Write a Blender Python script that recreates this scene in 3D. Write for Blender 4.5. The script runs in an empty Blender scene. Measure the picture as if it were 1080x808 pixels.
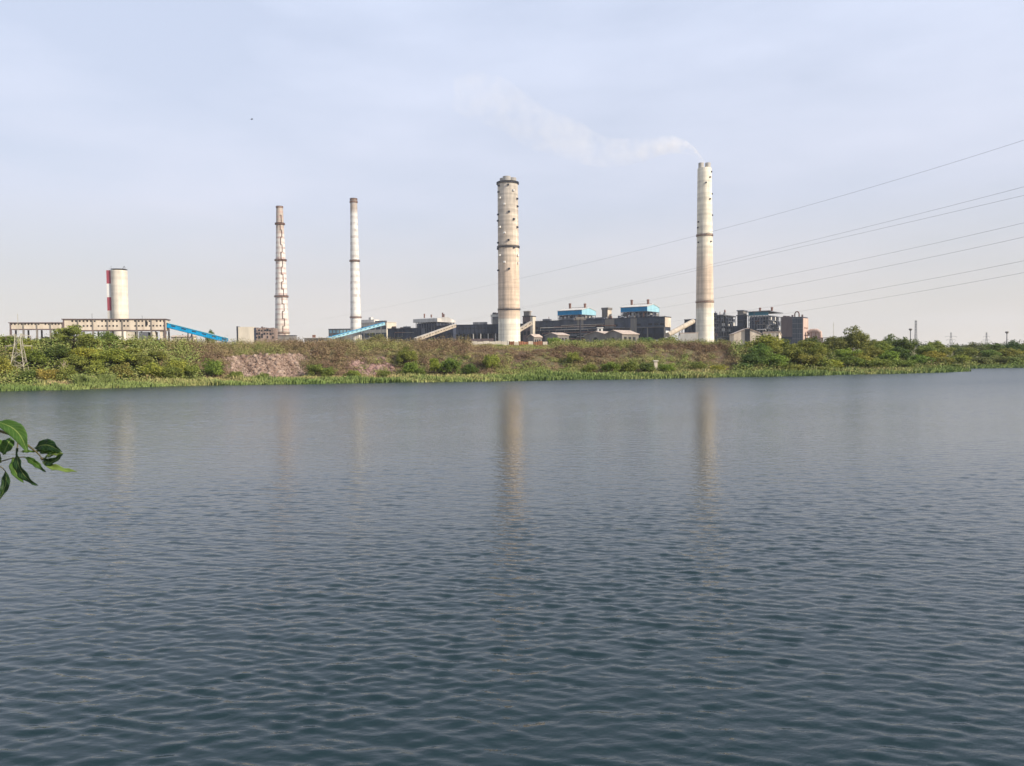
import bpy, math, random
import numpy as np
from mathutils import Vector, Matrix

C = bpy.context.scene
COL = C.collection
R = math.radians
rng = np.random.default_rng(7)
random.seed(7)

# ------------------------------------------------------------------ camera
FPX = 811.0                      # focal length in pixels of the 1080 wide photograph
EYE = Vector((0, 0, 7.0))
CAM_ROT = Matrix.Rotation(R(90 - 1.98), 3, 'X') @ Matrix.Rotation(R(-0.63), 3, 'Z')
cd = bpy.data.cameras.new('camera')
cam = bpy.data.objects.new('camera', cd)
COL.objects.link(cam)
cam.matrix_world = Matrix.Translation(EYE) @ CAM_ROT.to_4x4()
cd.sensor_width = 36
cd.lens = FPX / 1080 * 36
cd.clip_start = 0.1
cd.clip_end = 20000
C.camera = cam
cd.dof.use_dof = True              # a phone's small aperture: only the nearest leaves go soft
cd.dof.focus_distance = 300
cd.dof.aperture_fstop = 11

# ------------------------------------------------------------------ sky, sun, exposure
SUN_AZ, SUN_EL = 120.0, 30.0     # degrees clockwise from the view direction (+Y), and above the horizon
w = bpy.data.worlds.new('World')
C.world = w
w.use_nodes = True
nt = w.node_tree
nt.nodes.clear()
out = nt.nodes.new('ShaderNodeOutputWorld')
bg = nt.nodes.new('ShaderNodeBackground')
sky = nt.nodes.new('ShaderNodeTexSky')
sky.sky_type = 'NISHITA'
sky.sun_disc = False
sky.sun_elevation = R(SUN_EL)
sky.sun_rotation = R(SUN_AZ)
sky.air_density = 1.0
sky.dust_density = 2.0
sky.ozone_density = 1.0
SKY_STRENGTH = 0.10
bg.inputs['Strength'].default_value = SKY_STRENGTH
# thin high cloud / smog veil over the clear sky
tc = nt.nodes.new('ShaderNodeTexCoord')
mp = nt.nodes.new('ShaderNodeMapping')
mp.inputs['Scale'].default_value = (1.6, 1.6, 5.5)
mp.inputs['Location'].default_value = (0.35, 0.1, 0.4)
nz = nt.nodes.new('ShaderNodeTexNoise')
nz.inputs['Scale'].default_value = 1.9
nz.inputs['Detail'].default_value = 5
nz.inputs['Roughness'].default_value = 0.52
rmp = nt.nodes.new('ShaderNodeMapRange')
rmp.inputs['From Min'].default_value = 0.35
rmp.inputs['From Max'].default_value = 0.70
rmp.inputs['To Min'].default_value = 0.0
rmp.inputs['To Max'].default_value = 1.0
sepw = nt.nodes.new('ShaderNodeSeparateXYZ')
low = nt.nodes.new('ShaderNodeMapRange')          # more veil towards the horizon
low.inputs['From Min'].default_value = 0.0
low.inputs['From Max'].default_value = 0.42
low.inputs['To Min'].default_value = 0.80
low.inputs['To Max'].default_value = 0.62
am = nt.nodes.new('ShaderNodeMath'); am.operation = 'MULTIPLY_ADD'
am.inputs[1].default_value = 0.18
am.use_clamp = True
vramp = nt.nodes.new('ShaderNodeValToRGB')       # veil colour by height: warm grey low, lilac grey, then pale blue
ve = vramp.color_ramp.elements
while len(ve) < 5:
    ve.new(0.5)
for e_, (p_, c_) in zip(ve, ((0.0, (.655, .575, .475)), (0.10, (.590, .570, .580)), (0.19, (.620, .640, .740)), (0.42, (.695, .755, .920)), (0.72, (.72, .84, 1.0)))):
    e_.position, e_.color = p_, (*c_, 1)
veil = nt.nodes.new('ShaderNodeVectorMath')
veil.operation = 'SCALE'
veil.inputs['Scale'].default_value = 10
mixw = nt.nodes.new('ShaderNodeMixRGB')
L = nt.links.new
L(tc.outputs['Generated'], mp.inputs['Vector'])
L(mp.outputs['Vector'], nz.inputs['Vector'])
L(nz.outputs['Fac'], rmp.inputs['Value'])
L(tc.outputs['Generated'], sepw.inputs['Vector'])
L(sepw.outputs['Z'], low.inputs['Value'])
L(sepw.outputs['Z'], vramp.inputs['Fac'])
L(vramp.outputs['Color'], veil.inputs[0])
L(rmp.outputs['Result'], am.inputs[0])
L(low.outputs['Result'], am.inputs[2])
L(am.outputs[0], mixw.inputs[0])
L(sky.outputs['Color'], mixw.inputs[1])
L(veil.outputs['Vector'], mixw.inputs[2])
L(mixw.outputs['Color'], bg.inputs['Color'])
L(bg.outputs[0], out.inputs['Surface'])

sd = bpy.data.lights.new('sun', 'SUN')
sd.energy = 5.0
sd.angle = R(0.6)
sd.color = (1.0, 0.88, 0.71)
sun = bpy.data.objects.new('sun', sd)
COL.objects.link(sun)
sdir = Vector((math.sin(R(SUN_AZ)) * math.cos(R(SUN_EL)), math.cos(R(SUN_AZ)) * math.cos(R(SUN_EL)), math.sin(R(SUN_EL))))
sun.rotation_euler = sdir.to_track_quat('Z', 'Y').to_euler()

C.view_settings.view_transform = 'Standard'
C.view_settings.look = 'None'
C.view_settings.gamma = 1
C.view_settings.use_curve_mapping = False
C.view_settings.exposure = 0.34
C.render.engine = 'CYCLES'
C.cycles.use_denoising = True
C.cycles.max_bounces = 5
C.cycles.diffuse_bounces = 2
C.cycles.glossy_bounces = 2
C.cycles.transmission_bounces = 3
C.cycles.transparent_max_bounces = 8
C.cycles.volume_bounces = 2
C.cycles.volume_step_rate = 0.35
C.cycles.volume_max_steps = 256
C.cycles.caustics_reflective = False
C.cycles.caustics_refractive = False

# ------------------------------------------------------------------ placing helpers
def ray(px, py):
    return CAM_ROT @ Vector(((px - 540) / FPX, (404 - py) / FPX, -1))

def P(px, py, Y):
    d = ray(px, py)
    return EYE + d * (Y / d.y)

def ground_hit(px, py, z=0.0):
    d = ray(px, py)
    return EYE + d * ((z - EYE.z) / d.z)

# ------------------------------------------------------------------ materials
def new_mat(name):
    m = bpy.data.materials.new(name)
    m.use_nodes = True
    n = m.node_tree
    b = n.nodes['Principled BSDF']
    return m, n, b

def node(n, t, **kw):
    x = n.nodes.new(t)
    for k, v in kw.items():
        setattr(x, k, v)
    return x

def weathered(name, col, var=0.25, scale=0.3, rough=0.85, stretch=(1, 1, 0.2), metal=0.0, col2=None, fine=True):
    """Base colour broken up by vertical streaks and blotches."""
    m, n, b = new_mat(name)
    tc = node(n, 'ShaderNodeTexCoord')
    mp = node(n, 'ShaderNodeMapping')
    mp.inputs['Scale'].default_value = stretch
    nz = node(n, 'ShaderNodeTexNoise')
    nz.inputs['Scale'].default_value = scale
    nz.inputs['Detail'].default_value = 6
    nz.inputs['Roughness'].default_value = 0.65
    cr = node(n, 'ShaderNodeValToRGB')
    cr.color_ramp.elements[0].position = 0.3
    cr.color_ramp.elements[1].position = 0.7
    c2 = col2 or tuple(c * (1 - var * 1.6) for c in col)
    c1 = tuple(min(1, c * (1 + var)) for c in col)
    cr.color_ramp.elements[0].color = (*c2, 1)
    cr.color_ramp.elements[1].color = (*c1, 1)
    n.links.new(tc.outputs['Object'], mp.inputs['Vector'])
    n.links.new(mp.outputs['Vector'], nz.inputs['Vector'])
    n.links.new(nz.outputs['Fac'], cr.inputs['Fac'])
    n.links.new(cr.outputs['Color'], b.inputs['Base Color'])
    b.inputs['Roughness'].default_value = rough
    b.inputs['Metallic'].default_value = metal
    b.inputs['Specular IOR Level'].default_value = 0.25
    return m

def ribbed(name, col, pitch=1.2, var=0.15, rough=0.6):
    """Corrugated sheet cladding: bump ribs plus dirt."""
    m = weathered(name, col, var, 0.25, rough, (1, 1, 0.35))
    n = m.node_tree
    b = n.nodes['Principled BSDF']
    tc = node(n, 'ShaderNodeTexCoord')
    wv = node(n, 'ShaderNodeTexWave')
    wv.bands_direction = 'X'
    wv.inputs['Scale'].default_value = 0.314 / pitch
    bp = node(n, 'ShaderNodeBump')
    bp.inputs['Distance'].default_value = 0.15
    bp.inputs['Strength'].default_value = 0.6
    n.links.new(tc.outputs['Object'], wv.inputs['Vector'])
    n.links.new(wv.outputs['Fac'], bp.inputs['Height'])
    n.links.new(bp.outputs['Normal'], b.inputs['Normal'])
    return m

def shaft_mat(name, H, stops, band=0.0, bandcol=(0.4, 0.2, 0.16), bandstep=4.0, streak=0.25, lift=0.12):
    """Chimney shell: painted zones by height, casting lifts, rain streaks, optional faded painted bands."""
    m, n, b = new_mat(name)
    lk = n.links.new
    tc = node(n, 'ShaderNodeTexCoord')
    sp = node(n, 'ShaderNodeSeparateXYZ')
    lk(tc.outputs['Object'], sp.inputs['Vector'])
    mr = node(n, 'ShaderNodeMapRange')
    mr.inputs['From Max'].default_value = H
    lk(sp.outputs['Z'], mr.inputs['Value'])
    cr = node(n, 'ShaderNodeValToRGB')
    while len(cr.color_ramp.elements) < len(stops):
        cr.color_ramp.elements.new(0.5)
    for e, (p, c) in zip(cr.color_ramp.elements, stops):
        e.position = p
        e.color = (*c, 1)
    lk(mr.outputs['Result'], cr.inputs['Fac'])
    col = cr.outputs['Color']
    if band > 0:
        sn = node(n, 'ShaderNodeMath', operation='MULTIPLY')
        sn.inputs[1].default_value = 2 * math.pi / bandstep
        lk(sp.outputs['Z'], sn.inputs[0])
        s2 = node(n, 'ShaderNodeMath', operation='SINE')
        lk(sn.outputs[0], s2.inputs[0])
        s3 = node(n, 'ShaderNodeMapRange')
        s3.inputs['From Min'].default_value = 0.0
        s3.inputs['From Max'].default_value = 0.5
        lk(s2.outputs[0], s3.inputs['Value'])
        nb = node(n, 'ShaderNodeTexNoise')
        nb.inputs['Scale'].default_value = 0.16
        nb.inputs['Detail'].default_value = 5
        lk(tc.outputs['Object'], nb.inputs['Vector'])
        s4 = node(n, 'ShaderNodeMapRange')
        s4.inputs['From Min'].default_value = 0.35
        s4.inputs['From Max'].default_value = 0.65
        s4.inputs['To Max'].default_value = band
        lk(nb.outputs['Fac'], s4.inputs['Value'])
        s5 = node(n, 'ShaderNodeMath', operation='MULTIPLY')
        lk(s3.outputs['Result'], s5.inputs[0])
        lk(s4.outputs['Result'], s5.inputs[1])
        mx = node(n, 'ShaderNodeMixRGB')
        mx.inputs[2].default_value = (*bandcol, 1)
        lk(s5.outputs[0], mx.inputs[0])
        lk(col, mx.inputs[1])
        col = mx.outputs['Color']
    for (scl, st, amt) in (((0.35, 0.35, 0.018), 1.0, streak), ((0.004, 0.004, 0.22), 1.0, lift), ((0.25, 0.25, 0.12), 1.0, 0.10)):
        mp = node(n, 'ShaderNodeMapping')
        mp.inputs['Scale'].default_value = scl
        lk(tc.outputs['Object'], mp.inputs['Vector'])
        nz = node(n, 'ShaderNodeTexNoise')
        nz.inputs['Scale'].default_value = st
        nz.inputs['Detail'].default_value = 5
        lk(mp.outputs['Vector'], nz.inputs['Vector'])
        r2 = node(n, 'ShaderNodeMapRange')
        r2.inputs['From Min'].default_value = 0.3
        r2.inputs['From Max'].default_value = 0.7
        r2.inputs['To Min'].default_value = 1 - amt
        r2.inputs['To Max'].default_value = 1 + amt
        lk(nz.outputs['Fac'], r2.inputs['Value'])
        mu = node(n, 'ShaderNodeVectorMath', operation='SCALE')
        lk(col, mu.inputs[0])
        lk(r2.outputs['Result'], mu.inputs['Scale'])
        col = mu.outputs['Vector']
    lk(col, b.inputs['Base Color'])
    b.inputs['Roughness'].default_value = 0.9
    b.inputs['Specular IOR Level'].default_value = 0.2
    return m

def leaf_mat(name, dark, light, use_obj=True, trans=0.25):
    """Foliage: per-leaf 'tint' attribute between two greens, times the plant's own object colour."""
    m, n, b = new_mat(name)
    lk = n.links.new
    at = node(n, 'ShaderNodeAttribute', attribute_name='tint')
    mx = node(n, 'ShaderNodeMixRGB')
    mx.inputs[1].default_value = (*dark, 1)
    mx.inputs[2].default_value = (*light, 1)
    lk(at.outputs['Fac'], mx.inputs[0])
    col = mx.outputs['Color']
    if use_obj:
        oi = node(n, 'ShaderNodeObjectInfo')
        mu = node(n, 'ShaderNodeMixRGB', blend_type='MULTIPLY')
        mu.inputs[0].default_value = 1
        lk(col, mu.inputs[1])
        lk(oi.outputs['Color'], mu.inputs[2])
        col = mu.outputs['Color']
    lk(col, b.inputs['Base Color'])
    b.inputs['Roughness'].default_value = 0.7
    b.inputs['Specular IOR Level'].default_value = 0.15
    tr = node(n, 'ShaderNodeBsdfTranslucent')
    lk(col, tr.inputs['Color'])
    ms = node(n, 'ShaderNodeMixShader')
    ms.inputs[0].default_value = trans
    o = n.nodes['Material Output']
    lk(b.outputs[0], ms.inputs[1])
    lk(tr.outputs[0], ms.inputs[2])
    lk(ms.outputs[0], o.inputs['Surface'])
    return m

def attr_mat(name, stops, rough=0.95):
    m, n, b = new_mat(name)
    at = node(n, 'ShaderNodeAttribute', attribute_name='tint')
    cr = node(n, 'ShaderNodeValToRGB')
    while len(cr.color_ramp.elements) < len(stops):
        cr.color_ramp.elements.new(0.5)
    for e, (p, c) in zip(cr.color_ramp.elements, stops):
        e.position = p
        e.color = (*c, 1)
    n.links.new(at.outputs['Fac'], cr.inputs['Fac'])
    n.links.new(cr.outputs['Color'], b.inputs['Base Color'])
    b.inputs['Roughness'].default_value = rough
    b.inputs['Specular IOR Level'].default_value = 0.1
    return m

M = {}
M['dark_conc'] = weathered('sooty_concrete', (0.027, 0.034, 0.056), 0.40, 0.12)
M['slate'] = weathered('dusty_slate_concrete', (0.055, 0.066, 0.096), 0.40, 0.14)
M['mid_conc'] = weathered('grey_concrete', (0.20, 0.185, 0.17), 0.25, 0.15)
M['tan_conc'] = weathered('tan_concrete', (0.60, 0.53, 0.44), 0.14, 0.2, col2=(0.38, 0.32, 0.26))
M['cream'] = weathered('cream_render', (0.55, 0.50, 0.42), 0.15, 0.15)
M['pale'] = weathered('pale_sheet', (0.52, 0.50, 0.47), 0.15, 0.2)
M['white'] = weathered('white_paint', (0.70, 0.69, 0.67), 0.1, 0.2)
M['conv'] = weathered('dusty_conveyor_sheet', (0.40, 0.345, 0.28), 0.25, 0.3)
M['conv_roof'] = weathered('dusty_conveyor_roof', (0.46, 0.41, 0.35), 0.25, 0.3)
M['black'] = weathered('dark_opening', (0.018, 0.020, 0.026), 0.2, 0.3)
M['glass'] = weathered('dusty_window', (0.05, 0.065, 0.085), 0.2, 0.3, 0.35)
M['blue'] = ribbed('blue_cladding', (0.0, 0.225, 0.47))
M['blue2'] = ribbed('bright_blue_cladding', (0.0, 0.22, 0.46))
M['teal'] = ribbed('dull_teal_cladding', (0.03, 0.15, 0.21))
M['pale_blue'] = weathered('pale_blue_sheet', (0.26, 0.47, 0.56), 0.1, 0.2)
M['steel'] = weathered('grey_steel', (0.13, 0.138, 0.16), 0.25, 0.3, 0.6)
M['dark_steel'] = weathered('dark_steel', (0.024, 0.027, 0.042), 0.25, 0.3, 0.6)
for k_ in ('blue', 'blue2', 'teal'):
    M[k_].node_tree.nodes['Principled BSDF'].inputs['Specular IOR Level'].default_value = .08
M['rust'] = weathered('rusty_steel', (0.19, 0.10, 0.075), 0.3, 0.4, 0.8)
M['rust_wall'] = ribbed('rusty_sheet', (0.26, 0.12, 0.07), 1.0, 0.45, 0.85)
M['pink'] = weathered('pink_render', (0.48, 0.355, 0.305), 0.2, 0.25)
M['brick_dark'] = weathered('dull_brown_render', (0.14, 0.105, 0.105), 0.2, 0.2)
M['roof_pink'] = weathered('dusty_asbestos_roof', (0.42, 0.34, 0.29), 0.2, 0.4)
M['wood'] = weathered('bark', (0.10, 0.075, 0.055), 0.3, 2.0)
M['deadwood'] = weathered('bleached_wood', (0.34, 0.28, 0.2), 0.3, 2.0)
M['galv'] = weathered('galvanised_steel', (0.40, 0.37, 0.30), 0.15, 1.0, 0.5)
M['wire'] = weathered('aluminium_cable', (0.26, 0.26, 0.27), 0.1, 1.0, 0.5)
M['red'] = weathered('faded_red_paint', (0.33, 0.07, 0.095), 0.12, 0.2)
M['leaf'] = leaf_mat('tree_leaves', (0.095, 0.125, 0.032), (0.32, 0.345, 0.095), True, .36)
M['bird'] = weathered('dark_plumage', (0.03, 0.027, 0.025), 0.2, 5)

# ------------------------------------------------------------------ mesh helpers
class MB:
    def __init__(s):
        s.v, s.f, s.marks = [], [], []
    def add(s, vs, fs):
        o = len(s.v)
        s.marks.append((o, len(s.f)))
        s.v += [tuple(v) for v in vs]
        s.f += [tuple(i + o for i in f) for f in fs]
        return s
    def box(s, x0, x1, y0, y1, z0, z1):
        return s.add([(x0, y0, z0), (x1, y0, z0), (x1, y1, z0), (x0, y1, z0), (x0, y0, z1), (x1, y0, z1), (x1, y1, z1), (x0, y1, z1)],
                     [(0, 3, 2, 1), (4, 5, 6, 7), (0, 1, 5, 4), (1, 2, 6, 5), (2, 3, 7, 6), (3, 0, 4, 7)])
    def bar(s, a, b, w, h=None, up=(0, 0, 1)):
        a, b = Vector(a), Vector(b)
        d = (b - a)
        if d.length < 1e-6:
            return s
        d.normalize()
        u = Vector(up)
        if abs(d.dot(u)) > 0.98:
            u = Vector((1, 0, 0))
        x = d.cross(u).normalized() * w / 2
        y = x.cross(d).normalized() * (h or w) / 2
        vs = [a - x - y, a + x - y, a + x + y, a - x + y, b - x - y, b + x - y, b + x + y, b - x + y]
        return s.add(vs, [(0, 3, 2, 1), (4, 5, 6, 7), (0, 1, 5, 4), (1, 2, 6, 5), (2, 3, 7, 6), (3, 0, 4, 7)])
    def tube(s, pts, radii, n=8, cap=True):
        pts = [Vector(p) for p in pts]
        if not hasattr(radii, '__len__'):
            radii = [radii] * len(pts)
        base = len(s.v)
        ref = Vector((0, 0, 1))
        for i, p in enumerate(pts):
            d = (pts[min(i + 1, len(pts) - 1)] - pts[max(i - 1, 0)]).normalized()
            r0 = ref if abs(d.dot(ref)) < 0.95 else Vector((1, 0, 0))
            x = d.cross(r0).normalized()
            y = d.cross(x).normalized()
            for k in range(n):
                a = 2 * math.pi * k / n
                s.v.append(tuple(p + (x * math.cos(a) + y * math.sin(a)) * radii[i]))
        for i in range(len(pts) - 1):
            for k in range(n):
                a, b = base + i * n + k, base + i * n + (k + 1) % n
                s.f.append((a, b, b + n, a + n))
        if cap:
            s.f.append(tuple(base + k for k in range(n)))
            s.f.append(tuple(base + (len(pts) - 1) * n + k for k in reversed(range(n))))
        return s
    def lathe(s, prof, n=32, cx=0, cy=0, a0=0.0):
        base = len(s.v)
        for (r, z) in prof:
            for k in range(n):
                a = a0 + 2 * math.pi * k / n
                s.v.append((cx + r * math.cos(a), cy + r * math.sin(a), z))
        for i in range(len(prof) - 1):
            for k in range(n):
                a, b = base + i * n + k, base + i * n + (k + 1) % n
                s.f.append((a, b, b + n, a + n))
        s.f.append(tuple(base + k for k in reversed(range(n))))
        s.f.append(tuple(base + (len(prof) - 1) * n + k for k in range(n)))
        return s
    def prism(s, prof, y0, y1):
        """polygon in the xz plane drawn out along y"""
        n = len(prof)
        vs = [(x, y0, z) for x, z in prof] + [(x, y1, z) for x, z in prof]
        fs = [tuple(range(n)), tuple(reversed(range(n, 2 * n)))]
        fs += [(i, i + n, (i + 1) % n + n, (i + 1) % n) for i in range(n)]
        return s.add(vs, fs)
    def prism_x(s, prof, x0, x1):
        """polygon in the yz plane drawn out along x"""
        n = len(prof)
        vs = [(x0, y, z) for y, z in prof] + [(x1, y, z) for y, z in prof]
        fs = [tuple(range(n)), tuple(reversed(range(n, 2 * n)))]
        fs += [(i, i + n, (i + 1) % n + n, (i + 1) % n) for i in range(n)]
        return s.add(vs, fs)
    def build_each(s, name, mat, parent=None):
        """one object for every piece added"""
        ends = s.marks[1:] + [(len(s.v), len(s.f))]
        for (v0, f0), (v1, f1) in zip(s.marks, ends):
            m = MB()
            m.v = s.v[v0:v1]
            m.f = [tuple(i - v0 for i in f) for f in s.f[f0:f1]]
            m.build(name, mat, parent)
    def build(s, name, mat, parent=None, smooth=False):
        me = bpy.data.meshes.new(name)
        me.from_pydata(s.v, [], s.f)
        me.materials.append(mat)
        if smooth:
            me.polygons.foreach_set('use_smooth', [len(p.vertices) == 4 for p in me.polygons])
        import bmesh
        bm = bmesh.new(); bm.from_mesh(me)
        bmesh.ops.recalc_face_normals(bm, faces=bm.faces)
        bm.to_mesh(me); bm.free()
        if smooth:
            me.set_sharp_from_angle(angle=R(38))
        o = bpy.data.objects.new(name, me)
        COL.objects.link(o)
        if parent:
            o.parent = parent
        return o

def fast_mesh(name, verts, faces, mat, tint=None, parent=None, uv=None):
    """verts (N,3), faces (F,k) arrays"""
    me = bpy.data.meshes.new(name)
    verts = np.asarray(verts, np.float32)
    faces = np.asarray(faces, np.int32)
    F, k = faces.shape
    me.vertices.add(len(verts))
    me.vertices.foreach_set('co', verts.ravel())
    me.loops.add(F * k)
    me.loops.foreach_set('vertex_index', faces.ravel())
    me.polygons.add(F)
    me.polygons.foreach_set('loop_start', np.arange(0, F * k, k, dtype=np.int32))
    me.polygons.foreach_set('loop_total', np.full(F, k, np.int32))
    me.update(calc_edges=True)
    if tint is not None:
        a = me.attributes.new('tint', 'FLOAT', 'POINT')
        a.data.foreach_set('value', np.asarray(tint, np.float32))
    me.materials.append(mat)
    if name is None:
        return me
    o = bpy.data.objects.new(name, me)
    COL.objects.link(o)
    if parent:
        o.parent = parent
    return o

def tag(o, label=None, cat=None, group=None, kind=None):
    if label: o['label'] = label
    if cat: o['category'] = cat
    if group: o['group'] = group
    if kind: o['kind'] = kind
    return o

def thing(name, label, cat, loc=(0, 0, 0), rz=0.0, group=None):
    o = bpy.data.objects.new(name, None)
    o.empty_display_size = 0.5
    COL.objects.link(o)
    o.location = loc
    o.rotation_euler = (0, 0, rz)
    return tag(o, label, cat, group)

def copy_tree(o, parent=None):
    c = o.copy()
    COL.objects.link(c)
    c.parent = parent
    for ch in list(o.children):
        copy_tree(ch, c)
    return c

# ------------------------------------------------------------------ terrain and lake
SHORE = [(-200, 419), (-60, 414.5), (0, 412.6), (90, 410.5), (180, 407.2), (340, 404.6), (500, 402.3), (660, 399.8), (800, 397.3), (920, 394.6), (1000, 392.6), (1022, 391.9)]
_sp = [ground_hit(px, py) for px, py in SHORE]
SX = [p.x for p in _sp]
SY = [p.y for p in _sp]
tip = _sp[-1]
SX += [tip.x + 5, tip.x + 12, tip.x + 60, tip.x + 200]
SY += [tip.y + 8, tip.y + 45, tip.y + 50, tip.y + 40]
SX = [-3900, -900, -420] + SX + [900, 3900]
SY = [60, 120, 165] + SY + [330, 300]

def shore(x):
    return np.interp(x, SX, SY) + 1.2 * np.sin(np.asarray(x) * 0.13) + 0.8 * np.sin(np.asarray(x) * 0.37 + 1)

# bank profile: height against distance behind the waterline
PT = [-80, -10, -3, 0, 2, 10, 15, 20, 29, 36, 48, 80, 200, 6000]
PZ = [-6, -1.6, -0.5, -0.05, 0.25, 0.8, 1.2, 3.0, 8.0, 9.6, 10.3, 10.6, 10.6, 10.6]

def ground_z(x, t):
    x, t = np.asarray(x, float), np.asarray(t, float)
    flat = np.interp(x, [74, 94, 200], [1.0, 0.50, 0.16])          # the bank sinks towards the right
    flat = flat + (1 - flat) * np.clip((t - 110) / 160, 0, 1)
    z = np.interp(t, PT, PZ)
    bump = (np.sin(x * 0.11 + t * 0.05) + np.sin(x * 0.047 - t * 0.13 + 2) + 0.6 * np.sin(x * 0.31 + t * 0.22)) * 0.28
    k = np.clip((t - 6) / 20, 0, 1)
    return np.where(z > 1, 1 + (z - 1) * flat, z) + bump * k

def at_bank(px, t):
    """ground point seen in the picture column px, t metres behind the waterline"""
    d = ray(px, 385)
    y = 230.0
    for _ in range(12):
        y = float(shore(d.x / d.y * y)) + t
    x = d.x / d.y * y
    return Vector((x, y, float(ground_z(x, t))))

def bank_at_Y(px, Y):
    d = ray(px, 370)
    x = d.x / d.y * Y
    return Vector((x, Y, float(ground_z(x, Y - float(shore(x))))))

xs = np.concatenate([np.array([-3900, -2500, -1500, -1000, -700, -520]), np.arange(-400, 480, 4.0), np.array([520, 620, 800, 1200, 1800, 2600, 3900])])
ts = np.concatenate([np.array([-80, -30, -10, -5, -2, 0, 1, 2]), np.arange(4, 60, 2.0), np.array([64, 72, 85, 110, 160, 260, 420, 700, 1200, 2200, 3600, 5200])])
gx, gt = np.meshgrid(xs, ts)
gy = shore(gx) + gt
gz = ground_z(gx, gt)
ny, nx = gx.shape
vid = np.arange(nx * ny).reshape(ny, nx)
faces = np.stack([vid[:-1, :-1], vid[:-1, 1:], vid[1:, 1:], vid[1:, :-1]], -1).reshape(-1, 4)
mg, n, b = new_mat('dry_earth')
tcn = node(n, 'ShaderNodeTexCoord')
n1 = node(n, 'ShaderNodeTexNoise'); n1.inputs['Scale'].default_value = 0.09; n1.inputs['Detail'].default_value = 8
n2 = node(n, 'ShaderNodeTexNoise'); n2.inputs['Scale'].default_value = 0.9; n2.inputs['Detail'].default_value = 6
crn = node(n, 'ShaderNodeValToRGB')
e = crn.color_ramp.elements
e[0].position, e[0].color = 0.35, (0.13, 0.085, 0.05, 1)
e[1].position, e[1].color = 0.65, (0.17, 0.15, 0.065, 1)
mxn = node(n, 'ShaderNodeMixRGB', blend_type='MULTIPLY'); mxn.inputs[0].default_value = 0.6
n.links.new(tcn.outputs['Object'], n1.inputs['Vector'])
n.links.new(tcn.outputs['Object'], n2.inputs['Vector'])
n.links.new(n1.outputs['Fac'], crn.inputs['Fac'])
n.links.new(crn.outputs['Color'], mxn.inputs[1])
n.links.new(n2.outputs['Color'], mxn.inputs[2])
n.links.new(mxn.outputs['Color'], b.inputs['Base Color'])
b.inputs['Roughness'].default_value = 0.95
bpn = node(n, 'ShaderNodeBump'); bpn.inputs['Distance'].default_value = 0.6
n.links.new(n2.outputs['Fac'], bpn.inputs['Height'])
n.links.new(bpn.outputs['Normal'], b.inputs['Normal'])
M['earth'] = mg
tag(fast_mesh('ground', np.stack([gx, gy, gz], -1).reshape(-1, 3), faces, mg), kind='structure')

# near bank under the camera
nb_x = np.linspace(-160, 160, 81)
nb_y = np.array([-190, -120, -60, -20, -6, 0, 1.0, 2, 3.2, 4.5, 6, 7.5, 9, 11, 14])
nb_z = np.array([6.5, 6.3, 6, 5.6, 5.45, 5.35, 5.3, 5.1, 4.5, 3.5, 2.2, 1.0, -0.3, -1.6, -3.2])
bx_, by_ = np.meshgrid(nb_x, nb_y)
bz_ = np.repeat(nb_z[:, None], len(nb_x), 1) + 0.12 * np.sin(bx_ * 1.1 + by_) * (by_ > -8)
vid = np.arange(bx_.size).reshape(bx_.shape)
faces = np.stack([vid[:-1, :-1], vid[:-1, 1:], vid[1:, 1:], vid[1:, :-1]], -1).reshape(-1, 4)
tag(fast_mesh('near_bank', np.stack([bx_, by_, bz_], -1).reshape(-1, 3), faces, mg), kind='structure')

# lake: analytic wave slopes so that far water keeps its true roughness
mw, n, b = new_mat('lake_water')
lk = n.links.new
def wave_group():
    g = bpy.data.node_groups.new('wave_height', 'ShaderNodeTree')
    g.interface.new_socket('Vector', in_out='INPUT', socket_type='NodeSocketVector')
    g.interface.new_socket('Height', in_out='OUTPUT', socket_type='NodeSocketFloat')
    gi, go = g.nodes.new('NodeGroupInput'), g.nodes.new('NodeGroupOutput')
    acc = None
    # (rotation deg, scale across crest run, scale along travel, amplitude, detail)
    for rot, sx, sy, amp, det in ((-16, 2.6, 6.0, 0.014, 3), (18, 7.5, 13.0, 0.0055, 2)):
        mp = g.nodes.new('ShaderNodeMapping')
        mp.inputs['Rotation'].default_value = (0, 0, R(rot))
        mp.inputs['Scale'].default_value = (sx, sy, 1)
        nz = g.nodes.new('ShaderNodeTexNoise')
        nz.noise_dimensions = '2D'
        nz.inputs['Scale'].default_value = 1
        nz.inputs['Detail'].default_value = det
        nz.inputs['Roughness'].default_value = 0.45
        nz.inputs['Distortion'].default_value = 0.25
        ml = g.nodes.new('ShaderNodeMath'); ml.operation = 'MULTIPLY'; ml.inputs[1].default_value = amp
        g.links.new(gi.outputs[0], mp.inputs['Vector'])
        g.links.new(mp.outputs[0], nz.inputs['Vector'])
        g.links.new(nz.outputs['Fac'], ml.inputs[0])
        if acc is None:
            acc = ml.outputs[0]
        else:
            ad = g.nodes.new('ShaderNodeMath'); ad.operation = 'ADD'
            g.links.new(acc, ad.inputs[0]); g.links.new(ml.outputs[0], ad.inputs[1])
            acc = ad.outputs[0]
    g.links.new(acc, go.inputs[0])
    return g
wg = wave_group()
tcw = node(n, 'ShaderNodeTexCoord')
EPS = 0.03
hs = []
for off in ((0, 0, 0), (EPS, 0, 0), (0, EPS, 0)):
    ad = node(n, 'ShaderNodeVectorMath', operation='ADD'); ad.inputs[1].default_value = off
    lk(tcw.outputs['Object'], ad.inputs[0])
    gn = node(n, 'ShaderNodeGroup'); gn.node_tree = wg
    lk(ad.outputs[0], gn.inputs[0])
    hs.append(gn.outputs[0])
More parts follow.
